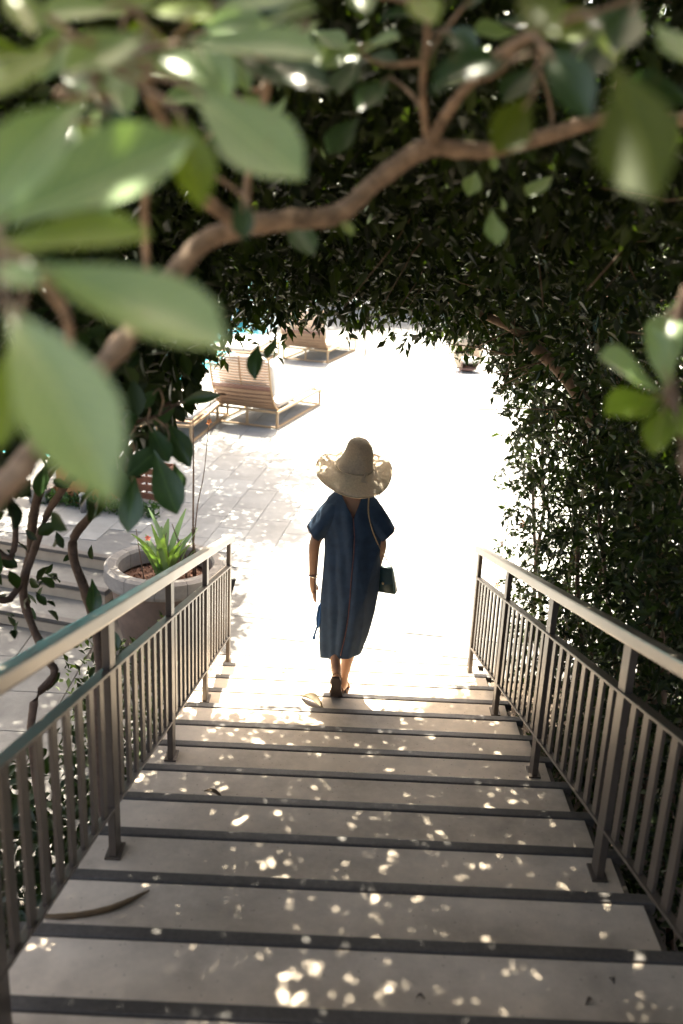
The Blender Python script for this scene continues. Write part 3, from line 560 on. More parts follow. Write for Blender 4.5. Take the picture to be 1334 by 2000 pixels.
def sprigs(P, k=6, L=.11, rng=RNG):
    n = len(P)//k; p = P[:n]; d = rng.normal(size=(n, 3)); d[:, 2] -= .5; d /= np.linalg.norm(d, axis=1)[:, None]
    s = np.cross(d, rng.normal(size=(n, 3))); s /= np.linalg.norm(s, axis=1)[:, None]; pos = []; ax = []
    for q in range(k):
        t = (q+.5)/k; sg = 1 if q % 2 else -1
        pos.append(p+d*(t*L)); ax.append(d*.9+s*sg*(.9-.5*t))
    return np.concatenate(pos), np.concatenate(ax)
def sprig_foliage(name, parent, P, length, width, m, k=6, L=.11):
    pos, ax = sprigs(P, k, L); me = leaves_mesh(name, pos, length, width, m, SMALL_V, SMALL_F, .5, ax); o = link(name, me, None, parent); o['kind'] = 'stuff'; return o
def twig_net(parent, name, starts, n, spread, m, r0=.008, bias=(0, 0, .2), seglen=.25, nseg=5):
    V = []; Fc = []
    for q in range(n):
        p = np.array(random.choice(starts), float)[:3]; d = np.array([random.gauss(0, 1), random.gauss(0, 1), random.gauss(0, .6)])+np.array(bias); d /= np.linalg.norm(d)
        pts = []; r = r0*random.uniform(.6, 1.3)
        for s in range(nseg):
            pts.append((*p, r*(1-.8*s/nseg))); d = d+np.array([random.gauss(0, .3) for _ in range(3)]); d /= np.linalg.norm(d); p = p+d*seglen*spread*random.uniform(.6, 1.2)
        tube_data(pts, 5, V, Fc)
    o = link(name, pyd(name, V, Fc), m, parent, True); o['kind'] = 'stuff'; return o
# ---- tunnel of foliage over the flight
def ceil_z(x, y):
    b = np.where(y < 0, 2.63-.284*y*.92, 2.63-.09*y)
    right = np.where(x > .55, -.06*sstep(.5, .85, x) - .30*sstep(.85, 1.2, x) - 3.0*sstep(1.2, 1.55, x), 0)
    left = -.62*(1-sstep(-1.3, -.72, x))
    return b+right+left-.09*np.exp(-((x+.75)/.35)**2)
def arch_density(P):
    x, y, z = P.T; c = ceil_z(x, y) + .16*lump(P*np.array([1, 1, .2]), 3, 1.6) + .05*lump(P, 5, 5)
    h = z-c; d = np.where((h > 0) & (h < 1.0), 1.0, 0.0)
    d *= np.where(h < .5, 1.0, .5); d *= np.clip(.72+.75*lump(P, 9, 2.4), .06, 1.0)
    far = -.66+1.3*sstep(0., 1.0, x)+.28*lump(P*np.array([1, 0, 1]), 12, 2.0)
    d *= (y < far)
    return d
tree = tag(empty('arching_tree', (1.9, -1.6, 0)), 'dense small-leaved tree arching over the stairs, its dark underside framing the deck', 'tree')
def off(P): return P-np.array([1.9, -1.6, 0.0])
P = sample(88000, (-2.7, -4.6, 1.7), (2.6, 1.2, 4.9), arch_density)
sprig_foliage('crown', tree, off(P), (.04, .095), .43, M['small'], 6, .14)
def top_density(P):
    x, y, z = P.T; c = ceil_z(x, y); h = z-c
    d = np.where((h > .45) & (h < 1.9), 1.0, 0.0)*np.clip(.62+.95*lump(P, 21, 2.6), .0, 1)
    d *= (y < -.80+1.3*sstep(0., 1.0, x)+.46*(z-2.6)+.2*lump(P, 4, 1.5))
    return d
P = sample(20500, (-2.9, -4.7, 2.2), (2.8, 1.9, 6.2), top_density)
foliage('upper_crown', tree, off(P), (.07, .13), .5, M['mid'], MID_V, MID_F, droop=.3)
def over_density(P):  # unseen foliage above the camera, added to keep sun and sky off
    x, y, z = P.T; return np.clip(.6+.9*lump(P, 25, 2.4), 0, 1)*np.where((x < -.35) & ~((x > -1.45) & (y > -6.7) & (z < 5.4)), .04, 1.0)*(z > 4.25+.1*lump(P, 26, 2))
P = sample(22000, (-2.4, -9.5, 4.1), (3.2, -4.3, 5.9), over_density)
foliage('added_shade_crown', tree, off(P), (.09, .16), .5, M['mid'], MID_V, MID_F, droop=.3)
limbs = [[(1.9, -1.6, -.05, .11), (1.95, -1.5, 1.0, .10), (1.8, -1.4, 2.0, .09), (1.5, -1.3, 2.75, .075), (1.0, -1.2, 3.25, .06), (.3, -1.1, 3.6, .05), (-.6, -1.2, 3.8, .04), (-1.5, -1.3, 3.6, .025)],
         [(1.8, -1.4, 2.0, .07), (1.9, -.7, 2.7, .055), (1.6, -.1, 3.2, .045), (.9, .2, 3.5, .035), (0, .3, 3.6, .02)],
         [(1.5, -1.3, 2.75, .06), (1.3, -2.2, 3.5, .05), (.8, -3.0, 4.0, .04), (.1, -3.6, 4.3, .02)],
         [(1.95, -1.5, 1.0, .06), (2.0, -2.6, 2.3, .05), (1.9, -3.6, 3.3, .035), (1.6, -4.4, 3.9, .02)]]
tl = lambda L: [(a-1.9, b+1.6, c, r) for a, b, c, r in L]
tube('trunk', tl(limbs[0]), M['bark'], tree, 10, 4, .04)
for L in limbs[1:]: tube('limb', tl(L), M['bark'], tree, 8, 4, .04)
tube('limb', tl([(.45, -.95, 3.02, .006), (.66, -1.08, 2.96, .016), (*BRANCH_FAR[0][:3], .026), *BRANCH_FAR[1:], (1.7, -1.65, 1.9, .05), (1.9, -1.55, 1.2, .05)]), M['bark'], tree, 8, 3, .05)
starts = [p[:3] for L in limbs for p in smooth_path(tl(L), 4)[6:]]
twig_net(tree, 'twigs', starts, 420, 1.0, M['bark'], .006, nseg=6)
# ---- hedge along the right side
def hedge_density(P):
    x, y, z = P.T
    face = 1.29+.07*np.exp(-((z-1.9)/.5)**2)+.02*y*(y > 0)+.12*lump(P, 31, 1.8)+.05*lump(P, 32, 5)+.10*np.clip(y, 0, 2)
    h = x-face; base = np.where(y < 0, stairz(y)*.75-.35, -.1)
    d = np.where((h > 0) & (z > base) & (z < 3.3-.28*y), 1.0, 0)
    d *= np.where(h < .5, 1, .45)*np.clip(.55+.95*lump(P, 33, 2.4), .0, 1)
    d *= np.where(y > -.1, .34*(1+.5*lump(P, 35, 2.2)), 1.0)
    return d*(y < 1.25+.3*lump(P, 36, 2))
hedge = tag(empty('flowering_hedge', (1.7, -1.0, -.02)), 'tall dark hedge with tiny leaves growing beside the right railing', 'hedge')
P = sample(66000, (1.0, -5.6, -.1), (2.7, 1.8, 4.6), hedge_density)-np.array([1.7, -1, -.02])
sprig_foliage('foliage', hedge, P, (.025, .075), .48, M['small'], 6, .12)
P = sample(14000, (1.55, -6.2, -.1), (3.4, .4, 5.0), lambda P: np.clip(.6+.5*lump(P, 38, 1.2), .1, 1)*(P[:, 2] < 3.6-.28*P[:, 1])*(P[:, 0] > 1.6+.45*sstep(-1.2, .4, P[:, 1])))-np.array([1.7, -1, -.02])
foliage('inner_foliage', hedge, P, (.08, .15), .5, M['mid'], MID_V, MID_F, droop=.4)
V = []; Fc = []
for q in range(16):
    y = -5.2+q*.42; x = 1.45+random.uniform(0, .5); pts = [(x-1.7, y+1, -.05, .02)]
    z = 0; hx = x; hy = y
    for s in range(8): z += .4; hx += random.uniform(-.09, .07); hy += random.uniform(-.1, .1); pts.append((hx-1.7, hy+1, z, .018-.0015*s))
    st = tube('stem', pts, M['stem'], hedge, 6, 2, .05)
def blossom(name, parent, m, loc, s):
    V = []; Fc = []
    for q in range(5):
        t = q*1.2566; c, sn = math.cos(t), math.sin(t); b = len(V)
        V += [(0, 0, 0), (c*.6-sn*.35, sn*.6+c*.35, .25), (c*1.1, sn*1.1, .2), (c*.6+sn*.35, sn*.6-c*.35, .25)]; Fc.append((b, b+3, b+2, b+1))
    V = [(a*s, b_*s, c_*s) for a, b_, c_ in V]
    o = link(name, pyd(name, V, Fc), m, parent); o.location = loc; o.rotation_euler = (random.uniform(.6, 1.4), random.uniform(-.5, .5), random.uniform(-1, 1)); return o
for wp in ((1.24, .12, 1.08), (1.30, .1, .80), (1.33, -.2, 1.35), (1.26, .2, .70), (1.5, .1, 2.1)):
    blossom('flower', hedge, M['orange'], (wp[0]-1.7, wp[1]+1, wp[2]+.02), .028)
for wp in ((.42, -.6, 2.95), (.95, -3.2, 3.62)):
    blossom('flower', tree, M['orange'], (wp[0]-1.9, wp[1]+1.6, wp[2]), .03)
# ---- near shrub with broad leaves
def broad_leaf_mesh(name, seed, nu=4, nv=7):
    r = random.Random(seed); V = []; Fc = []; curl = r.uniform(-.08, .24); cup = r.uniform(.16, .40); tw = r.uniform(-.25, .25)
    for j in range(nv+1):
        t = j/nv
        wd = (math.sin(math.pi*min(1, t**1.65*.975+.012))**.8)*.5 if 0 < t < 1 else (.03 if t == 0 else .04)
        for i in range(nu+1):
            s = i/nu*2-1
            x = s*wd; z = cup*abs(s)**1.5*wd*1.2 - curl*4*(t-.35)**2 + tw*s*wd*(t-.3) + .025*math.sin(t*9+seed+s*2)*abs(s)
            V.append((x, t, z))
    for j in range(nv):
        for i in range(nu): a = j*(nu+1)+i; Fc.append((a, a+1, a+nu+2, a+nu+1))
    me = pyd(name, V, Fc); me.polygons.foreach_set('use_smooth', np.ones(len(me.polygons), bool)); return me
LEAF_ME = {}
for tone in range(4):
    for s in range(4):
        me = broad_leaf_mesh('leaf', s+1); me.materials.append(M['big%d' % tone]); LEAF_ME[(tone, s)] = me
def place_leaf(parent, pl, row, name='leaf'):
    b = Vector(row[:3]); t = Vector(row[3:6]); wd, tone, upb = row[6:9]
    ax = (t-b); L = ax.length; ax.normalize(); c = (CAM-b).normalized()
    n = c*.75+Vector((0, 0, 1))*upb*.8+Vector((random.gauss(0, .12), random.gauss(0, .12), 0)); n = (n-ax*n.dot(ax)).normalized(); x = ax.cross(n)
    k = max(.6, abs(n.dot(c))); wd = wd/k**.5
    o = link(name, LEAF_ME[(tone, random.randrange(4))], None, parent)
    W = min(wd, L*.45)
    o.matrix_local = Matrix(((x.x*W, ax.x*L, n.x*W, b.x-pl[0]), (x.y*W, ax.y*L, n.y*W, b.y-pl[1]), (x.z*W, ax.z*L, n.z*W, b.z-pl[2]), (0, 0, 0, 1)))
    return o
def rel(L, pl): return [(a-pl[0], b-pl[1], c-pl[2], r) for a, b, c, r in L]
def petioles(parent, pl, rows, branches):
    pts = np.array([p[:3] for B in branches for p in smooth_path(B, 6)]); V = []; Fc = []
    for row in rows:
        if np.linalg.norm(pts-np.array(row[:3]), axis=1).min() > .13: continue
        b = np.array(row[:3]); ax = np.array(row[3:6])-b; ax /= np.linalg.norm(ax)
        d = np.linalg.norm(pts-b, axis=1); q = pts[np.argmin(d)]
        m = (b+q)/2+np.array((0, 0, -.03))*min(1, d.min()*3)-ax*.02
        tube_data(smooth_path([(*(q-np.array(pl)), .0045), (*(m-np.array(pl)), .0035), (*(b-np.array(pl)), .0028), (*(b+ax*.03-np.array(pl)), .002)], 3), 5, V, Fc)
    link('leaf_stalks', pyd('leaf_stalks', V, Fc), M['bark_light'], parent, True)['kind'] = 'stuff'
pl = (-1.75, -5.5, -.42)
sh = tag(empty('broad_leaf_shrub', pl), 'near shrub with broad pale green leaves and a bare branch across the top', 'shrub')
rows = [r for r in BIG_LEAVES if not (r[0] > .40 and r[2] < 3.47)]
rowsR = [r for r in BIG_LEAVES if (r[0] > .40 and r[2] < 3.47)]
main = [(-1.75, -5.5, -.45, .04), (-1.7, -5.55, .8, .034), (-1.45, -5.62, 1.9, .028), (-1.0, -5.68, 2.7, .021)]+BRANCH_MAIN
tube('trunk', rel(main, pl), M['bark_light'], sh, 12, 9, .09)
for B in (BRANCH_B, BRANCH_C, BRANCH_D, BRANCH_E, BRANCH_F, BRANCH_G): tube('branch', rel(B, pl), M['bark_light'], sh, 8, 7, .10)
for r in rows: place_leaf(sh, pl, r)
petioles(sh, pl, rows, [BRANCH_MAIN, BRANCH_B, BRANCH_C, BRANCH_D, BRANCH_E, BRANCH_F, BRANCH_G])
pl2 = (1.75, -5.9, -.02)
sh2 = tag(empty('broad_leaf_shrub', pl2), 'spray of broad glossy leaves poking in at the right edge, above the railing', 'shrub')
tube('stem', rel([(1.75, -5.9, -.05, .03), (1.5, -5.85, 1.4, .025), (1.0, -5.75, 2.6, .018)]+BRANCH_R, pl2), M['bark'], sh2, 8, 4, .06)
for r in rowsR: place_leaf(sh2, pl2, r)
petioles(sh2, pl2, rowsR, [BRANCH_R])
# ---- twisting shrub left of the railing
pl3 = (-1.2, -3.1, -.42)
vs_ = tag(empty('twisted_shrub', pl3), 'shrub with twisting brown stems and dark hanging leaves left of the railing', 'shrub')
for B, root in ((STEM_A, (-1.25, -3.3, -.45)), (STEM_B, (-1.08, -3.1, -.45)), (STEM_C, (-1.6, -3.5, -.45)), (STEM_D, (-1.7, -3.4, -.45))):
    q = np.array(B[0][:3]); r0 = B[0][3]; mid = tuple((q+np.array(root))/2+np.array((.04, .03, .0)))
    tube('stem', rel([(*root, r0*1.3), (*mid, r0*1.15)]+B, pl3), M['stem'], vs_, 8, 4, .10)
tube('twig', rel(TWIG_H+[(-1.1, -3.9, 2.9, .01), (-1.18, -3.45, 2.6, .012)], pl3), M['stem'], vs_, 6, 3, .08)
for r in HANGING_LEAVES: place_leaf(vs_, pl3, r)
petioles(vs_, pl3, HANGING_LEAVES, [STEM_A, STEM_B, STEM_C, STEM_D, TWIG_H])
def vine_density(P):
    x, y, z = P.T; d = np.clip(lump(P, 51, 2.0)*.9+.35, 0, 1)
    lim = 2.62+.10*lump(P, 52, 2.5)+.1*(x+1.4)
    return d*(z > lim)*(z < 3.5)*(x < -.55-.3*np.clip(3.1-z, 0, 1))
P = sample(9000, (-2.4, -4.3, 2.2), (-.35, -2.4, 3.6), vine_density)-np.array(pl3)
foliage('foliage', vs_, P, (.06, .12), .5, M['mid'], MID_V, MID_F, droop=.8)
P = sample(220, (-2.3, -3.8, 1.2), (-1.0, -2.6, 2.7), lambda P: np.clip(lump(P, 55, 2.5)*1.2-.45, 0, 1)*(P[:, 0] < -1.12))-np.array(pl3)
foliage('lower_foliage', vs_, P, (.05, .10), .5, M['mid'], MID_V, MID_F, droop=.6)
# ---- shade trees out over the deck and unseen far trees added against sky gaps
def shade_tree(name, loc, crown_c, crown_r, n, label, group=None, ll=(.06, .12), seed=1, gap=.25):
    t = tag(empty(name, loc), label, 'tree', group); lo = np.array(crown_c)-crown_r; hi = np.array(crown_c)+crown_r
    def dn(P):
        q = (P-np.array(crown_c))/np.array(crown_r); rr = (q**2).sum(1)+.35*lump(P, seed, 1.6); return (rr < .9)*np.clip(gap+.9*lump(P, seed+1, 2.4), 0.0, 1)
    P = sample(n, lo, hi, dn)-np.array(loc); foliage('crown', t, P, ll, .5, M['mid'], MID_V, MID_F, droop=.3)
    c = np.array(crown_c)-np.array(loc)
    tube('trunk', [(0, 0, -.05, .14), (.1*c[0], .1*c[1], c[2]*.4, .12), (.35*c[0], .35*c[1], c[2]*.72, .09), (.8*c[0], .8*c[1], c[2]*.95, .05), (c[0], c[1], c[2]*1.05, .03)], M['bark'], t, 9, 4, .05)
    for q in range(5):
        e = c+np.array(crown_r)*np.array([random.uniform(-.7, .7), random.uniform(-.7, .7), random.uniform(-.3, .4)]); m_ = np.array((.35*c[0], .35*c[1], c[2]*.75))
        tube('limb', [(*m_, .05), (*((m_+e)/2+np.array((0, 0, .2))), .035), (*e, .012)], M['bark'], t, 6, 4, .05)
    return t
shade_tree('shade_tree', (-5.6, 5.2, 0), (-2.3, 6.15, 4.1), (1.85, 3.1, .75), 21000, 'spreading tree behind the arch whose crown dapples the deck by the loungers', ll=(.07, .14), seed=61, gap=.5)
shade_tree('shade_tree', (-6.2, 1.6, -.42), (-3.2, 2.4, 4.0), (2.2, 2.8, .8), 16000, 'spreading tree left of the arch whose crown dapples the terrace steps', ll=(.08, .15), seed=71, gap=.5)
for q, (x, y, s, lab) in enumerate([(-9, 22, 1.2, 'unseen dark tree added to block sky, at the left behind the pool'), (-3.5, 25, 1.3, 'unseen dark tree added to block sky, behind the loungers'), (2.5, 26, 1.25, 'unseen dark tree added to block sky, straight beyond the deck'), (8.5, 24, 1.2, 'unseen dark tree added to block sky, at the right beyond the deck chair')]):  # hidden trees, added so canopy gaps go dark instead of showing sky
    shade_tree('sky_block_tree', (x, y, 0), (x+.3, y, 4.2*s), (4.6*s, 3.0, 4.6*s), 5200, lab, 'unseen trees added beyond the deck', (.35, .6), 81+3*q, .6)
# ------------------------------------------------------------------ sun loungers
def lounger_parts(root, flat=False):
    bm = bmesh.new()
    for x in (-.5, .5): box_bm(bm, (x-.018, .0, .0), (x+.018, 2.05, .03), .004); box_bm(bm, (x-.018, 0, .235), (x+.018, 2.08, .275), .004)
    for y in (.018, 2.03): box_bm(bm, (-.482, y-.018, .001), (.482, y+.018, .029), .004); box_bm(bm, (-.482, y-.018, .236), (.482, y+.018, .272), .004)
    link('frame', bm_mesh(bm, 'frame'), M['teak'], root)
    for x, y in ((-.5, .018), (0, .018), (.5, .018), (-.5, 2.03), (.5, 2.03)):
        box('leg', (x-.017, y-.017, .0295), (x+.017, y+.017, .2355), M['teak'], root)
    for q in range(6): box('side_slat', (.4825+.02, .25+q*.28, .12), (.4825+.032, .46+q*.28, .20), M['teak'], root) if False else None
    prof = [(.12, .275), (.02, .33), (-.09, .44), (-.18, .60), (-.25, .78), (-.30, .96), (-.33, 1.14)] if not flat else [(.05, .30), (.25, .305), (.45, .31), (.6, .31), (.7, .31), (.75, .31), (.8, .31)]
    pp = [tuple(a) for a in smooth_path(prof, 6)]
    seg = np.cumsum([0]+[math.dist(pp[i], pp[i+1]) for i in range(len(pp)-1)])
    def at(s): return (np.interp(s, seg, [p[0] for p in pp]), np.interp(s, seg, [p[1] for p in pp]))
    for x in (-.48, 0.0, .48): tube('back_strut', [(x, a[0]-.012, a[1], .015) for a in pp[::3]], M['teak'], root, 6)
    def band(name, s0, s1, m, th=.008):
        (y0, z0), (y1, z1) = at(s0), at(s1); V = []; Fc = []
        nx, nz = (z1-z0), -(y1-y0); l = math.hypot(nx, nz); nx, nz = -nx/l*th, -nz/l*th
        for i in range(9):
            x = -.47+.94*i/8; sag = -.035*(1-(x/.47)**2) if not flat else 0
            V += [(x, y0+sag, z0), (x, y1+sag, z1), (x, y1+sag+nx, z1+nz), (x, y0+sag+nx, z0+nz)]
        for i in range(8):
            a = 4*i
            for e in range(4): Fc.append((a+e, a+(e+1) % 4, a+4+(e+1) % 4, a+4+e))
        Fc += [(0, 1, 2, 3), (35, 34, 33, 32)]
        me = pyd(name, V, Fc); bmx = bmesh.new(); bmx.from_mesh(me); bmesh.ops.recalc_face_normals(bmx, faces=bmx.faces); bmx.to_mesh(me); bmx.free()
        return link(name, me, m, root)
    tot = seg[-1]; s = .02
    band('back_panel', .02, .48, M['darkwood'], -.006)
    for q in range(6): band('woven_band', s, s+.060, M['wicker']); s += .078
    if not flat:
        band('back_rail', s+.012, s+.06, M['darkwood'], .02); s += .085
        while s < tot-.03: band('slat', s, s+.02, M['wicker']); s += .044
    # cushions
    def cushion(name, lo, hi, m, rx=0):
        bm = bmesh.new(); box_bm(bm, lo, hi); bmesh.ops.subdivide_edges(bm, edges=bm.edges, cuts=5, use_grid_fill=True)
        c = [(lo[i]+hi[i])/2 for i in range(3)]; h = [(hi[i]-lo[i])/2 for i in range(3)]
        for v in bm.verts:
            u = [(v.co[i]-c[i])/h[i] for i in range(3)]
            f = (1-abs(u[0])**6)*(1-abs(u[1])**6); v.co.z = c[2]+u[2]*h[2]*(.62+.38*f)+.006*math.sin(v.co.x*9)*math.cos(v.co.y*7)
            v.co.x = c[0]+u[0]*h[0]*(1-.03*abs(u[2])**2); v.co.y = c[1]+u[1]*h[1]*(1-.02*abs(u[2])**2)
        return link(name, bm_mesh(bm, name), m, root, True)
    cushion('seat_cushion', (-.47, .16, .277), (.47, 2.04, .41), M['cushion'])
    if not flat:
        bc = cushion('back_cushion', (-.45, -.05, 0), (.45, .06, .78), M['cushion']); bc.location = (0, .12, .36); bc.rotation_euler = (rad(17), 0, 0)
        pw = cushion('pillow', (-.30, -.06, 0), (.22, .06, .34), M['stripecloth']); pw.location = (.05, .32, .42); pw.rotation_euler = (rad(24), 0, rad(6))
def copy_tree(o, parent=None):
    c = o.copy(); COL.objects.link(c)
    if parent: c.parent = parent
    for ch in list(o.children): copy_tree(ch, c)
    return c
G = 'sun loungers by the pool'
l1 = tag(empty('sun_lounger', (-1.50, 7.98, .006), rad(-17)), 'wicker-backed sun lounger with pale cushion, fully in view beside the tree shadow', 'sun lounger', G); lounger_parts(l1)
l2 = copy_tree(l1); l2.location = (-.88, 14.1, .006); l2.rotation_euler = (0, 0, rad(-17)); l2['label'] = 'farther wicker-backed sun lounger, half hidden by hanging leaves'
l3 = tag(empty('sun_lounger', (-2.66, 6.75, .006), rad(-8)), 'flat pale sun lounger with its back folded down, nearest the planter', 'sun lounger', G); lounger_parts(l3, True)
l4 = copy_tree(l3); l4.location = (-2.42, 13.0, .006); l4.rotation_euler = (0, 0, rad(-12)); l4['label'] = 'flat pale sun lounger left of the farther wicker-backed one'
# ------------------------------------------------------------------ deck chair
ch = tag(empty('deck_chair', (2.55, 13.75, .003), rad(-160)), 'woven tub chair with splayed legs at the far right of the deck', 'chair')
V = []; Fc = []; n = 22
for j, (r, z) in enumerate(((.20, .06), (.26, .18), (.31, .32), (.335, .46), (.32, .46), (.295, .32), (.245, .19))):
    for k in range(n+1):
        a = rad(-130+260*k/n); hh = 0
        if j in (3, 4): hh = .22*math.cos(a)**2*(math.cos(a) > 0)+.10
        V.append((r*math.sin(a), -r*math.cos(a)*.95-(.12 if hh > .15 else 0)*(hh-.1), z+hh))
for j in range(6):
    for k in range(n): a = j*(n+1)+k; Fc.append((a, a+1, a+n+2, a+n+1))
link('tub', pyd('tub', V, Fc), M['chairwood'], ch, True)
lathe('seat_cushion', [(0, .30), (.2, .30), (.26, .27), (.26, .22), (0, .215)], M['cushion'], ch, 28)
lathe('base', [(0, .05), (.19, .05), (.215, .07), (.215, .10), (0, .11)], M['darkwood'], ch, 28)
for a in (40, 140, 220, 320):
    c, s = math.cos(rad(a)), math.sin(rad(a)); tube('leg', [(c*.2, s*.2, .34, .014), (c*.30, s*.30, .17, .013), (c*.39, s*.39, .0, .011)], M['darkwood'], ch, 6)
bm = bmesh.new()
for q in range(7): box_bm(bm, (-.24+q*.075, -.03, .44), (-.19+q*.075, -.012, .98), .003)
box_bm(bm, (-.26, -.04, .98), (.31, -.005, 1.02), .004)
o = link('back_slats', bm_mesh(bm, 'back_slats'), M['chairwood'], ch); o.location = (0, -.28, 0); o.rotation_euler = (rad(14), 0, 0)
# ------------------------------------------------------------------ round planter and its plant
PC = (-1.50, 1.13, -.42)
pot = tag(empty('round_planter', PC), 'large round concrete planter with a thick rim, left of the stairs', 'planter')
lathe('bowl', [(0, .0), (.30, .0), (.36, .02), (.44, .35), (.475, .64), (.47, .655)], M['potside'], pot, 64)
rim_prof = [(.47, .656), (.412, .66), (.410, .79), (.425, .815), (.50, .822), (.53, .80), (.535, .69), (.52, .66), (.47, .656)]
for q in range(12):
    V = []; Fc = []; n = 7; np_ = len(rim_prof)-1
    for i in range(n):
        a = 2*math.pi*(q+.008+(.984)*i/(n-1))/12
        for r_, z_ in rim_prof[:-1]: V.append((r_*math.cos(a), r_*math.sin(a), z_))
    for i in range(n-1):
        for e in range(np_): Fc.append((i*np_+e, i*np_+(e+1) % np_, (i+1)*np_+(e+1) % np_, (i+1)*np_+e))
    Fc += [tuple(range(np_)), tuple((n-1)*np_+e for e in reversed(range(np_)))]
    me = pyd('rim_stone', V, Fc); bmx = bmesh.new(); bmx.from_mesh(me); bmesh.ops.recalc_face_normals(bmx, faces=bmx.faces); bmx.to_mesh(me); bmx.free()
    link('rim_stone', me, M['pot'], pot)
lathe('soil', [(0, .655), (.2, .65), (.44, .63)], M['mulch'], pot, 40)
rs = np.random.default_rng(5); a = rs.random(420)*6.28; r_ = np.sqrt(rs.random(420))*.38
foliage('bark_chips', pot, np.stack([r_*np.cos(a), r_*np.sin(a), .655+.01*rs.random(420)], 1), (.02, .05), .5, mat('bark_chip', (.20, .10, .065), .85, var=.4, scale=30), droop=0)
pp_ = tag(empty('potted_plant', (-1.47, 1.12, .23)), 'bright green leafy plant with thin canes in the round planter', 'plant')
def strap_leaf(parent, base, az, L, wd, bend, m, name='leaf'):
    V = []; Fc = []; n = 7
    for j in range(n+1):
        t = j/n; a = rad(80)-bend*t; x = L*(t*math.cos(rad(70))+bend*.35*t*t); z = L*(t*math.sin(rad(75))-bend*.28*t*t); wv = wd*math.sin(math.pi*(.08+.9*t))**.7*.5
        c, s = math.cos(az), math.sin(az)
        for q in (-1, 0, 1): V.append((base[0]+c*x-s*q*wv, base[1]+s*x+c*q*wv, base[2]+z+abs(q)*wv*.35))
    for j in range(n):
        for q in range(2): b = j*3+q; Fc.append((b, b+1, b+4, b+3))
    return link(name, pyd(name, V, Fc), m, parent, True)
for q in range(26):
    bx, by = random.gauss(-.04, .05), random.gauss(-.02, .06)
    strap_leaf(pp_, (bx, by, 0), random.uniform(0, 6.28), random.uniform(.34, .72), random.uniform(.05, .09), random.uniform(.1, .7), M['pot_green'])
for q in range(7):
    x, y = (.05+.045*q-.1, random.uniform(-.08, .14)); h = random.uniform(.25, .6)
    tube('cane', [(x, y, -.01, .007), (x+random.uniform(-.03, .03), y, h*.5, .006), (x+random.uniform(-.08, .08), y, h, .004)], M['stem'], pp_, 6, 3)
tube('cane', [(.21, .05, -.01, .011), (.205, .05, .5, .009), (.21, .05, 1.0, .007), (.205, .06, 1.45, .004)], M['stem'], pp_, 6, 3, .1)
tube('cane', [(.21, .05, .35, .006), (.245, .06, .7, .005), (.30, .07, 1.0, .004), (.34, .09, 1.5, .003), (.36, .1, 1.75, .002)], M['stem'], pp_, 6, 3, .1)
tube('cane', [(-.16, -.22, -.01, .006), (-.19, -.25, .25, .005), (-.23, -.24, .55, .004)], M['stem'], pp_, 6, 3)
for q in range(1): blossom('flower', pp_, M['flower'], (-.17+random.gauss(0, .015), -.05+random.gauss(0, .015), .34+random.gauss(0, .03)), .028)
blossom('flower', pp_, M['orange'], (.34, .09, 1.42), .03)
# ------------------------------------------------------------------ things on the terrace at the left
tb = tag(empty('planter_box', (-2.93, 3.98, 0), rad(-12)), 'square terracotta planter box on the terrace, behind the broad leaves', 'planter')
bm = bmesh.new(); box_bm(bm, (-.29, -.2, .0), (.29, .2, .46), .012); link('box', bm_mesh(bm, 'box'), M['terracotta'], tb)
bm = bmesh.new(); box_bm(bm, (-.305, -.215, .461), (.305, .215, .50), .01); link('rim', bm_mesh(bm, 'rim'), M['terracotta'], tb)
P = sample(900, (-.32, -.25, .5), (.32, .25, .95), lambda P: np.clip(.5+lump(P, 91, 4), 0, 1)); foliage('foliage', tb, P, (.07, .12), .5, M['mid'], MID_V, MID_F, droop=-.3)
cr = tag(empty('slatted_crate', (-2.2, 4.15, 0), rad(-20)), 'reddish slatted wooden crate between the planter and the terracotta box', 'crate')
for z in (.03, .13, .23, .33):
    box('slat', (-.2, -.16, z), (.2, -.145, z+.07), M['cratewood'], cr, .002); box('slat', (-.2, .145, z), (.2, .16, z+.07), M['cratewood'], cr, .002)
    box('slat', (-.215, -.145, z), (-.2005, .145, z+.07), M['cratewood'], cr, .002); box('slat', (.2005, -.145, z), (.215, .145, z+.07), M['cratewood'], cr, .002)
for x in (-.185, .165):
    for y in (-.144, .124): box('corner_post', (x, y, 0), (x+.02, y+.02, .41), M['cratewood'], cr)
bl = tag(empty('bollard_light', (-2.86, 3.5, 0)), 'short grey bollard light in front of the terracotta box', 'light')
lathe('post', [(0, 0), (.035, 0), (.035, .17), (.03, .18), (0, .18)], M['greymetal'], bl, 16); lathe('cap', [(.02, .181), (.045, .19), (.045, .215), (.02, .235), (0, .24)], M['greymetal'], bl, 16)
sb = tag(empty('stone_block', (-3.42, 3.9, 0), rad(-12)), 'pale stone block left of the terracotta planter box', 'block')
bm = bmesh.new(); box_bm(bm, (-.11, -.16, 0), (.11, .16, .16), .015); link('stone', bm_mesh(bm, 'stone'), M['pot'], sb)
P = sample(900, (-.75, -.09, 0), (.75, .09, .12), lambda P: np.ones(len(P))*.9)
gr = tag(empty('low_planting', (-2.75, 3.64, 0), rad(-16)), 'strip of low green planting along the foot of the terracotta box', 'plants', kind='stuff'); foliage('foliage', gr, P, (.05, .09), .35, M['grass'], droop=-.8)
lh = tag(empty('low_hedge', (-1.7, -4.4, -.42)), 'low dark shrubbery below the left railing, at the foot of the twisting stems', 'shrub')
def lowd(P):
    x, y, z = P.T; top = .72+.12*lump(P*np.array([1, 1, 0]), 97, 2.2); return ((z < top) & (x < -1.06+.04*lump(P, 98, 3)) & (y < -2.2+.25*lump(P, 99, 2)))*np.clip(.5+.6*lump(P, 96, 2.4), .05, 1)*np.where(z > top-.45, 1, .25)
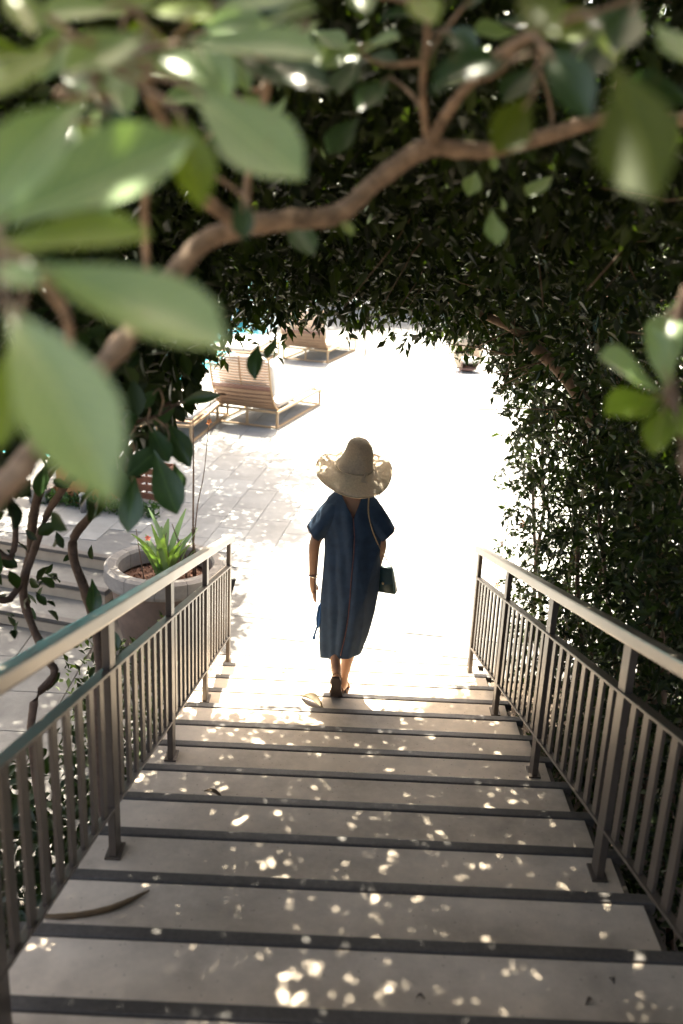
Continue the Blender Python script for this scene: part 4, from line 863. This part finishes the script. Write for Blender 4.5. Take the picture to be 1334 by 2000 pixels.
P = sample(10000, (-2.9, -7.2, -.4), (-1.0, -1.8, .95), lowd)-np.array([-1.7, -4.4, -.42])
foliage('foliage', lh, P, (.06, .12), .5, M['mid'], MID_V, MID_F, droop=.2)
for q in range(9): x, y = random.uniform(-.8, .5), -2.4+q*.55; tube('stem', [(x, y, -.02, .012), (x+random.uniform(-.1, .1), y+random.uniform(-.1, .1), .5, .009), (x+random.uniform(-.2, .2), y+random.uniform(-.2, .2), 1.0, .004)], M['stem'], lh, 5, 3)
lw = tag(empty('small_shrub', (-1.35, -.7, -.42)), 'small feathery green shrub on the lower terrace, seen through the left railing', 'shrub')
P = sample(1500, (-.42, -.6, .05), (.2, .5, .95), lambda P: np.clip(.2+lump(P, 95, 3), 0, 1)); foliage('foliage', lw, P, (.04, .08), .4, M['small'], droop=-.2)
for q in range(5): tube('stem', [(random.uniform(-.05, .05), random.uniform(-.1, .1), -.02, .008), (random.uniform(-.15, .1), random.uniform(-.2, .2), .4, .006), (random.uniform(-.3, .15), random.uniform(-.4, .3), .85, .003)], M['stem'], lw, 5, 3)
# ------------------------------------------------------------------ fallen bits on the steps
def curled_leaf(name, loc, rz, L, wd, m, label, cat, curl=.5):
    V = []; Fc = []; n = 7
    for j in range(n+1):
        t = j/n; wv = wd*math.sin(math.pi*(.06+.9*t))*.5
        for q in (-1, 0, 1): V.append(((t-.5)*L, q*wv*(1-.3*curl), .004+abs(q)*wv*curl+.012*math.sin(t*4)))
    for j in range(n):
        for q in range(2): b = j*3+q; Fc.append((b, b+1, b+4, b+3))
    o = tag(link(name, pyd(name, V, Fc), m, None, True), label, cat); o.location = loc; o.rotation_euler = (0, 0, rz); return o
curled_leaf('dry_leaf', (P_DRY[0], P_DRY[1]-.02, .456), rad(-40), .19, .085, M['dryleaf'], 'curled yellow-brown dry leaf lying on the step behind the woman', 'leaf', .8)
curled_leaf('petal', (P_PETAL[0], P_PETAL[1], 2*RS+.001), rad(35), .045, .025, M['petal'], 'red flower petal on a sunlit lower step', 'petal', .3)
curled_leaf('green_leaf', (P_GREEN[0], P_GREEN[1], 8*RS+.001), rad(-25), .11, .03, M['pod'], 'dark twisted leaf lying on a step near the left railing', 'leaf', .9)
for pz, lab in ((P_BIT1, 'tiny dark plant scrap at the right end of the lowest visible step'), (P_BIT2, 'second tiny plant scrap near the right end, closer to the viewer'), (P_BIT3, 'tiny plant scrap near the middle of the lowest visible step')):
    curled_leaf('plant_scrap', (pz[0], pz[1], 12*RS+.001), random.uniform(0, 6), .03, .014, M['bit'], lab, 'debris', .5)
pts = [(-.20, .0, .0, .004), (-.13, -.018, 0, .011), (-.05, -.022, 0, .013), (.04, -.008, 0, .0135), (.11, .022, 0, .012), (.18, .065, 0, .004)]
pd = tag(tube('seed_pod', pts, M['pod'], None, 8, 4, .08), 'long curved brown seed pod lying on a step at the lower left', 'seed pod'); pd.location = (P_POD[0]+.06, P_POD[1], 11*RS+.008); pd.rotation_euler = (0, 0, rad(12))
pd.scale = (1, 1, .55)
# ------------------------------------------------------------------ the woman
PO = (.05, -1.15, 4*RS+.001)
wo = tag(empty('person', PO), 'woman in a navy kaftan dress and wide straw hat walking down the stairs', 'person')
def skin_body(name, nodes, edges, parent, m, root):
    names = list(nodes); idx = {k: i for i, k in enumerate(names)}
    me = bpy.data.meshes.new(name); me.from_pydata([nodes[k][:3] for k in names], [(idx[a], idx[b]) for a, b in edges], []); me.update()
    o = link(name, me, m, parent); o.modifiers.new('skin', 'SKIN')
    for i, k in enumerate(names):
        r = nodes[k][3]; sv = me.skin_vertices[0].data[i]; sv.radius = r if isinstance(r, tuple) else (r, r); sv.use_root = (k == root)
    o.modifiers['skin'].use_smooth_shade = True
    s = o.modifiers.new('sub', 'SUBSURF'); s.levels = 2; s.render_levels = 2
    return o
N = {'pel': (.03, .01, .84, (.10, .085)), 'spine': (.03, .005, 1.02, (.10, .08)), 'chest': (.03, .005, 1.18, (.11, .075)), 'ctop': (.024, .0, 1.295, (.085, .06)), 'neck': (.02, .0, 1.385, .050), 'neck2': (.022, .012, 1.44, .048),
     'head': (.022, .03, 1.50, .078), 'head2': (.022, .03, 1.55, .080), 'crown': (.022, .02, 1.59, .050), 'nose': (.022, .118, 1.53, .014),
     'shl': (-.105, 0, 1.272, .042), 'ell': (-.195, -.035, 1.03, .038), 'wrl': (-.195, .0, .80, .026), 'pal': (-.197, .010, .755, (.028, .022)), 'pal2': (-.197, .02, .712, (.030, .024)),
     'shr': (.155, 0, 1.272, .042), 'elr': (.222, -.035, 1.04, .038), 'wrr': (.212, .06, .885, .026), 'par': (.216, .085, .845, (.030, .018)), 'par2': (.222, .105, .812, (.034, .017)),
     'hl': (-.04, .01, .78, .075), 'kl': (-.055, .085, .47, .055), 'cl': (-.046, -.005, .36, .048), 'al': (-.022, -.105, .205, .028), 'hel': (-.020, -.138, .175, .026), 'bl': (-.014, -.090, .058, (.036, .022)), 'tl': (-.010, -.022, .024, (.038, .014)),
     'hr': (.085, .01, .78, .075), 'kr': (.075, .16, .42, .055), 'cr': (.058, .13, .23, .048), 'ar': (.022, .13, -.02, .028), 'her': (.024, .105, -.07, .028), 'br': (.032, .21, -.075, (.036, .022)), 'tr': (.036, .285, -.092, (.038, .013))}
E = [('pel', 'spine'), ('spine', 'chest'), ('chest', 'ctop'), ('ctop', 'neck'), ('neck', 'neck2'), ('neck2', 'head'), ('head', 'head2'), ('head2', 'crown'), ('head', 'nose'),
     ('ctop', 'shl'), ('shl', 'ell'), ('ell', 'wrl'), ('wrl', 'pal'), ('pal', 'pal2'), ('ctop', 'shr'), ('shr', 'elr'), ('elr', 'wrr'), ('wrr', 'par'), ('par', 'par2'),
     ('pel', 'hl'), ('hl', 'kl'), ('kl', 'cl'), ('cl', 'al'), ('al', 'hel'), ('al', 'bl'), ('bl', 'tl'), ('pel', 'hr'), ('hr', 'kr'), ('kr', 'cr'), ('cr', 'ar'), ('ar', 'her'), ('ar', 'br'), ('br', 'tr')]
def fingers(tag_, palm, dirs, start):
    for q, (off_, seg, L) in enumerate(dirs):
        p = Vector(palm)+Vector(off_); prev = start
        for s, d in enumerate(seg):
            p2 = p if s == 0 else None
            k = '%s%d%d' % (tag_, q, s)
            if s == 0: N[k] = (*p, .0095)
            else: p = p+Vector(d).normalized()*L*(.42, .34, .28)[s-1]; N[k] = (*p, (.0088, .008, .0068)[s-1])
            E.append((prev, k)); prev = k
# relaxed left hand, hanging, gently curled forwards
lf = []
for q, (dy, L) in enumerate(((.028, .072), (.010, .080), (-.008, .074), (-.024, .060))):
    lf.append(((.004+.004*q-.006, dy, -.030), [None, (.05, .12, -1), (.12, .35, -.9), (.2, .6, -.6)], L))
lf.append(((.012, .036, .014), [None, (.25, .55, -.8), (.2, .3, -1)], .07))
fingers('lf', (-.188, .02, .705), lf, 'pal2')
rf = []
for q, (dy, L) in enumerate(((.028, .07), (.010, .078), (-.008, .072), (-.024, .058))):
    rf.append(((.0, dy, -.028), [None, (-.05, .15, -1), (.25, .2, -.8), (.7, .0, -.4)], L))
rf.append(((-.014, .034, .012), [None, (.2, .6, -.8), (.5, .3, -.8)], .066))
fingers('rf', (.222, .105, .812), rf, 'par2')
skin_body('body', N, E, wo, M['skin'], 'pel')
# hair gathered at the nape
V = []; Fc = []
for j in range(9):
    t = j/8; ph = t*math.pi*.62
    for k in range(20):
        a = 2*math.pi*k/20; r = .088*math.sin(ph)*(1 if math.sin(a) < .5 else .93)
        V.append((.022+r*math.cos(a)*.92, .018+r*math.sin(a)*1.08-.012*t, 1.53+.085*math.cos(ph)))
for j in range(8):
    for k in range(20): k2 = (k+1) % 20; Fc.append((j*20+k, j*20+k2, (j+1)*20+k2, (j+1)*20+k))
link('hair', pyd('hair', V, Fc), M['hair'], wo, True)
# kaftan: one wrapped sheet open in a V at the back, folds as geometry
ROW = [(.255, .128, .115, .000), (.33, .138, .118, .006), (.45, .152, .125, .020), (.58, .168, .135, .034), (.72, .178, .14, .045), (.86, .18, .14, .047), (1.0, .180, .135, .048), (1.12, .186, .13, .046), (1.2, .188, .122, .040), (1.27, .180, .108, .034), (1.32, .150, .092, .028), (1.355, .112, .078, .024), (1.385, .078, .064, .021)]
zs = [r[0] for r in ROW]
def rowat(z): return [np.interp(z, zs, [r[i] for r in ROW]) for i in (1, 2, 3)]
NC = 128; NR = 70; V = []; Fc = []
def fold(th, z):
    g = 1-np.interp(z, [.25, .9, 1.25, 1.38], [0, .25, .75, 1.0])
    rd = lambda u: 1-2*abs(math.sin(u))**.7
    f = .016*rd(1.5*th+1.9*z+.3)+.014*rd(2.5*th-2.8*z+1.1+.6*math.sin(3*z))*(.5+.5*math.sin(2.1*z+th))+.012*math.sin(5*th+3.4*z+math.sin(4*z))+.007*math.sin(9*th-7.5*z+2*math.sin(2.5*z))*(.5+.5*math.sin(3*th+2*z))
    lo = math.exp(-((th+2.0)**2)/.5)*.008*math.sin(26*(th+2.0)*.5+9*z)
    return f*(.30+.75*g)+lo*(.3+g)
for j in range(NR+1):
    z = .255+(1.385-.255)*j/NR; a, b, cx = rowat(z)
    vz = max(0.0, (z-1.235)/.15)*.074           # half-opening of the V at the back
    dlt = math.asin(min(.95, vz/a)) if vz > 0 else .004
    for i in range(NC+1):
        s = i/NC; th = -math.pi/2+dlt+(2*math.pi-2*dlt)*s
        ths = math.pi/2-th if False else th
        k = 1+fold(ths if ths < math.pi else ths-2*math.pi, z)*4.2/ (1 if z < 1.3 else 2.5)
        x = cx+a*k*math.cos(th); y = b*k*math.sin(th)
        seam = math.exp(-((th+math.pi/2)/.10)**2)+math.exp(-((th-1.5*math.pi)/.10)**2); y += .008*seam*(z < 1.24)
        zz = z
        if j < 10: zz += (1-j/10)*(.022*math.cos(th+.5)*.5+.012*math.sin(2*th)+(.03*max(0, -math.cos(th-2.6))))
        V.append((x, y-.0+.02*np.interp(z, [.25, .7], [1, 0]), zz))
for j in range(NR):
    for i in range(NC): q = j*(NC+1)+i; Fc.append((q, q+1, q+NC+2, q+NC+1))
dr = link('dress', pyd('dress', V, Fc), M['dress'], wo, True)
sol = dr.modifiers.new('thick', 'SOLIDIFY'); sol.thickness = .004; sol.offset = 1
# sleeves
def sleeve(sgn, end, zend):
    V = []; Fc = []; n = 36; rings = 12
    for j in range(rings+1):
        t = j/rings
        cx = .03+sgn*(.075+(end-.075)*t**.85); cz = 1.262-(1.262-zend)*t**1.2; ry = .086+.012*t; rz = .090-.030*t
        ang = sgn*rad(14+34*t)
        for k in range(n):
            a = 2*math.pi*k/n; f = 1+.06*math.sin(4*a+3*t+sgn)*t+.035*math.sin(9*a-4*t)*t
            lx = 0; ly = ry*f*math.sin(a); lz = rz*f*math.cos(a)
            V.append((cx+lz*math.sin(ang), ly, cz+lz*math.cos(ang)+.0))
    for j in range(rings):
        for k in range(n): k2 = (k+1) % n; Fc.append((j*n+k, j*n+k2, (j+1)*n+k2, (j+1)*n+k))
    o = link('sleeve', pyd('sleeve', V, Fc), M['dress'], wo, True); sm = o.modifiers.new('thick', 'SOLIDIFY'); sm.thickness = .003; sm.offset = 0
    ring = [V[rings*n+k] for k in range(n)]
    tube('sleeve_hem', [(*p, .003) for p in ring]+[(*ring[0], .003)], M['trim'], o, 5)
sleeve(-1, .226, 1.09); sleeve(1, .222, 1.11)
# centre-back trim and side tie
def back_y(z, dx=0):
    a, b, cx = rowat(z); return -b*(1+fold(-math.pi/2, z)*4.2)+.02*np.interp(z, [.25, .7], [1, 0])
pts = []
for j in range(26):
    z = 1.235-(1.235-.30)*j/25; a, b, cx = rowat(z); pts.append((cx+.02*math.sin(j*.4)*.2, back_y(z)+.002, z, .0032))
tube('back_trim', pts, M['trim'], dr, 5)
for sg in (-1, 1):
    pts = []
    for j in range(9):
        z = 1.235+.15*j/8; a, b, cx = rowat(z); vz = (z-1.235)/.15*.074; dlt = math.asin(min(.95, vz/a))
        th = -math.pi/2+sg*dlt; k = 1+fold(th, z)*4.2/(1 if z < 1.3 else 2.5); pts.append((cx+a*k*math.cos(th), b*k*math.sin(th)-.002, z, .0025))
    tube('neck_trim', pts, M['trim'], dr, 5)
V, Fc = [], []
tube_data([(-.125, -.02, .66, .006), (-.15, -.03, .60, .008), (-.158, -.03, .53, .009), (-.155, -.03, .47, .006), (-.168, -.035, .42, .007), (-.175, -.035, .385, .011), (-.172, -.035, .375, .004)], 6, V, Fc)
tube_data([(-.125, -.025, .66, .006), (-.140, -.04, .58, .007), (-.142, -.04, .50, .008), (-.150, -.04, .46, .004)], 6, V, Fc)
link('waist_tie', pyd('waist_tie', V, Fc), M['dresstie'], dr, True)
# hat
hat = link('sun_hat', None or bpy.data.meshes.new('sun_hat'), None, wo)
V = []; Fc = []; n = 72
prof = [(.0, .198), (.027, .197), (.050, .190), (.066, .176), (.076, .156), (.082, .13), (.087, .10), (.094, .066), (.104, .034), (.113, .012), (.122, -.002), (.145, -.008), (.17, -.012), (.195, -.016), (.217, -.022), (.232, -.030)]
for j, (r, z) in enumerate(prof):
    for k in range(n):
        a = 2*math.pi*k/n; t = max(0, (r-.12)/.11); x = r*math.cos(a); y = r*math.sin(a)
        zz = z+t*(.010*abs(math.cos(a))**3 + .030*max(0, math.cos(a-.75))**2 - .040*max(0, -math.sin(a))**1.5 + .007*math.sin(3*a+.8)+.003*math.sin(5*a+1))
        if r < .11: x *= 1+.03*math.sin(3*a+z*20); x += .010*math.sin(z*14)*(z > .02); y += -.012*(z > .1)*(z-.1)/.13
        V.append((x*(1+.02*t*math.sin(2*a)), y, zz))
for j in range(len(prof)-1):
    for k in range(n): k2 = (k+1) % n; Fc.append((j*n+k, (j+1)*n+k, (j+1)*n+k2, j*n+k2))
hm = pyd('sun_hat', V, Fc); hm.polygons.foreach_set('use_smooth', np.ones(len(hm.polygons), bool)); hm.materials.append(M['straw']); hat.data = hm
so = hat.modifiers.new('thick', 'SOLIDIFY'); so.thickness = .003
hat.location = (.03, .012, 1.518); hat.rotation_euler = (rad(16), rad(4), rad(8))
tube('hat_band', [(.1125*math.cos(a), .1125*math.sin(a), .012+.003*math.sin(3*a), .006) for a in np.linspace(0, 2*math.pi, 41)], mat('hat_ribbon', (.50, .40, .28), .8, var=.2, scale=60), hat, 6)
tube('hat_bow', [(.045, -.118, .02, .003), (.052, -.135, .045, .010), (.040, -.14, .02, .006), (.03, -.14, -.005, .007), (.065, -.15, -.008, .003)], M['straw'], hat, 6, 3)
tube('brim_edge', [V[(len(prof)-1)*n+k % n]+(.004,) for k in range(n+1)], mat('straw_edge', (.46, .37, .26), .75, var=.2, scale=60), hat, 6)
# bracelet
tube('bracelet', [(-.195+.031*math.cos(a), .002+.031*math.sin(a), .803+.004*math.sin(2*a), .0035) for a in np.linspace(0, 2*math.pi, 25)], M['silver'], wo, 6)
tube('bracelet', [(-.195+.032*math.cos(a), .002+.032*math.sin(a), .815+.005*math.cos(a), .0022) for a in np.linspace(0, 2*math.pi, 25)], M['trim'], wo, 6)
# sandals
def sandal(heel, ball, toe, nm='sandal'):
    h, b, t = Vector(heel), Vector(ball), Vector(toe); V = []; Fc = []; pts = [h+(h-b)*.25, h, (h+b)/2, b, (b+t)/2, t+(t-b)*.35]; ws = (.022, .033, .031, .041, .042, .022)
    for i, (p, wv) in enumerate(zip(pts, ws)):
        d = (pts[min(i+1, 5)]-pts[max(i-1, 0)]).normalized(); up = Vector((1, 0, 0)).cross(d).normalized()
        for sx, su in ((-1, 0), (1, 0), (1, -.016), (-1, -.016)): V.append(p+Vector((sx*wv, 0, 0))+up*su)
    for i in range(5):
        for e in range(4): a = i*4; Fc.append((a+e, a+(e+1) % 4, a+4+(e+1) % 4, a+4+e))
    Fc += [(3, 2, 1, 0), (20, 21, 22, 23)]
    o = link(nm, pyd(nm, V, Fc), M['sole'], wo)
    bv = o.modifiers.new('bevel', 'BEVEL'); bv.width = .004; bv.segments = 2
    d = (t-b).normalized(); up = Vector((1, 0, 0)).cross(d).normalized(); c = b*.6+t*.4
    tube('strap', [tuple(c+Vector((.043*math.cos(a), 0, 0))+up*(.055*math.sin(a)-.004))+(.006,) for a in np.linspace(0, math.pi, 13)], M['strap'], o, 6)
    c = h*.75+b*.25
    tube('strap', [tuple(c+Vector((.036*math.cos(a), 0, 0))+up*(.075*math.sin(a)-.004))+(.004,) for a in np.linspace(0, math.pi, 13)], M['strap'], o, 6)
sandal((-.020, -.166, .165), (-.014, -.112, .034), (-.010, -.015, .014)); sandal((.024, .085, -.100), (.030, .205, -.100), (.036, .29, -.104))
# handbag, hung from the shoulder on a chain
hb = tag(empty('handbag', (PO[0]+.258, PO[1]+.05, PO[2]+.70), rad(-16)), 'small dark green trapezoid handbag on a long chain at her right side', 'handbag')
bm = bmesh.new()
vb = [bm.verts.new(c) for c in ((-.085, -.035, 0), (.085, -.035, 0), (.085, .035, 0), (-.085, .035, 0), (-.048, -.018, .165), (.048, -.018, .165), (.048, .018, .165), (-.048, .018, .165))]
for f_ in ((3, 2, 1, 0), (4, 5, 6, 7), (0, 1, 5, 4), (1, 2, 6, 5), (2, 3, 7, 6), (3, 0, 4, 7)): bm.faces.new([vb[i] for i in f_])
bmesh.ops.bevel(bm, geom=list(bm.edges), offset=.006, segments=2, affect='EDGES'); link('bag_body', bm_mesh(bm, 'bag_body'), M['bag'], hb, True)
bm = bmesh.new(); vb = [bm.verts.new(c) for c in ((-.050, -.024, .168), (.050, -.024, .168), (.066, -.034, .075), (.0, -.039, .055), (-.066, -.034, .075))]; bm.faces.new(vb)
fl = link('flap', bm_mesh(bm, 'flap'), M['bag'], hb); sfl = fl.modifiers.new('thick', 'SOLIDIFY'); sfl.thickness = .004
lathe('clasp', [(0, .006), (.008, .005), (.009, 0)], M['gold'], hb, 12, (0, 0, 0)).matrix_local = Matrix.Translation((0, -.041, .07)) @ Matrix.Rotation(rad(90), 4, 'X')
cp = smooth_path([(.045, -.0, .165), (-.005, -.10, .30), (-.045, -.19, .45), (-.075, -.205, .56), (-.09, -.17, .64), (-.10, -.10, .672), (-.105, -.03, .685)], 10)
cp2 = smooth_path([(-.045, 0, .165), (-.02, .0, .25), (-.03, .02, .45), (-.08, .06, .62), (-.105, .0, .68)], 10)
for path in (cp, cp2):
    V, Fc = [], []
    for i in range(0, len(path)-1):
        p, q = np.array(path[i]), np.array(path[i+1]); c = (p+q)/2; d = (q-p); L = np.linalg.norm(d)*.62; d /= np.linalg.norm(d)
        s = np.cross(d, (0, 0, 1) if i % 2 else (1, 0, .2)); s /= np.linalg.norm(s)
        tube_data([(*(c+d*L*math.cos(a)+s*.0045*math.sin(a)), .0016) for a in np.linspace(0, 2*math.pi, 9)], 4, V, Fc)
    link('chain', pyd('chain', V, Fc), M['gold'], hb, True)
bpy.context.view_layer.update()
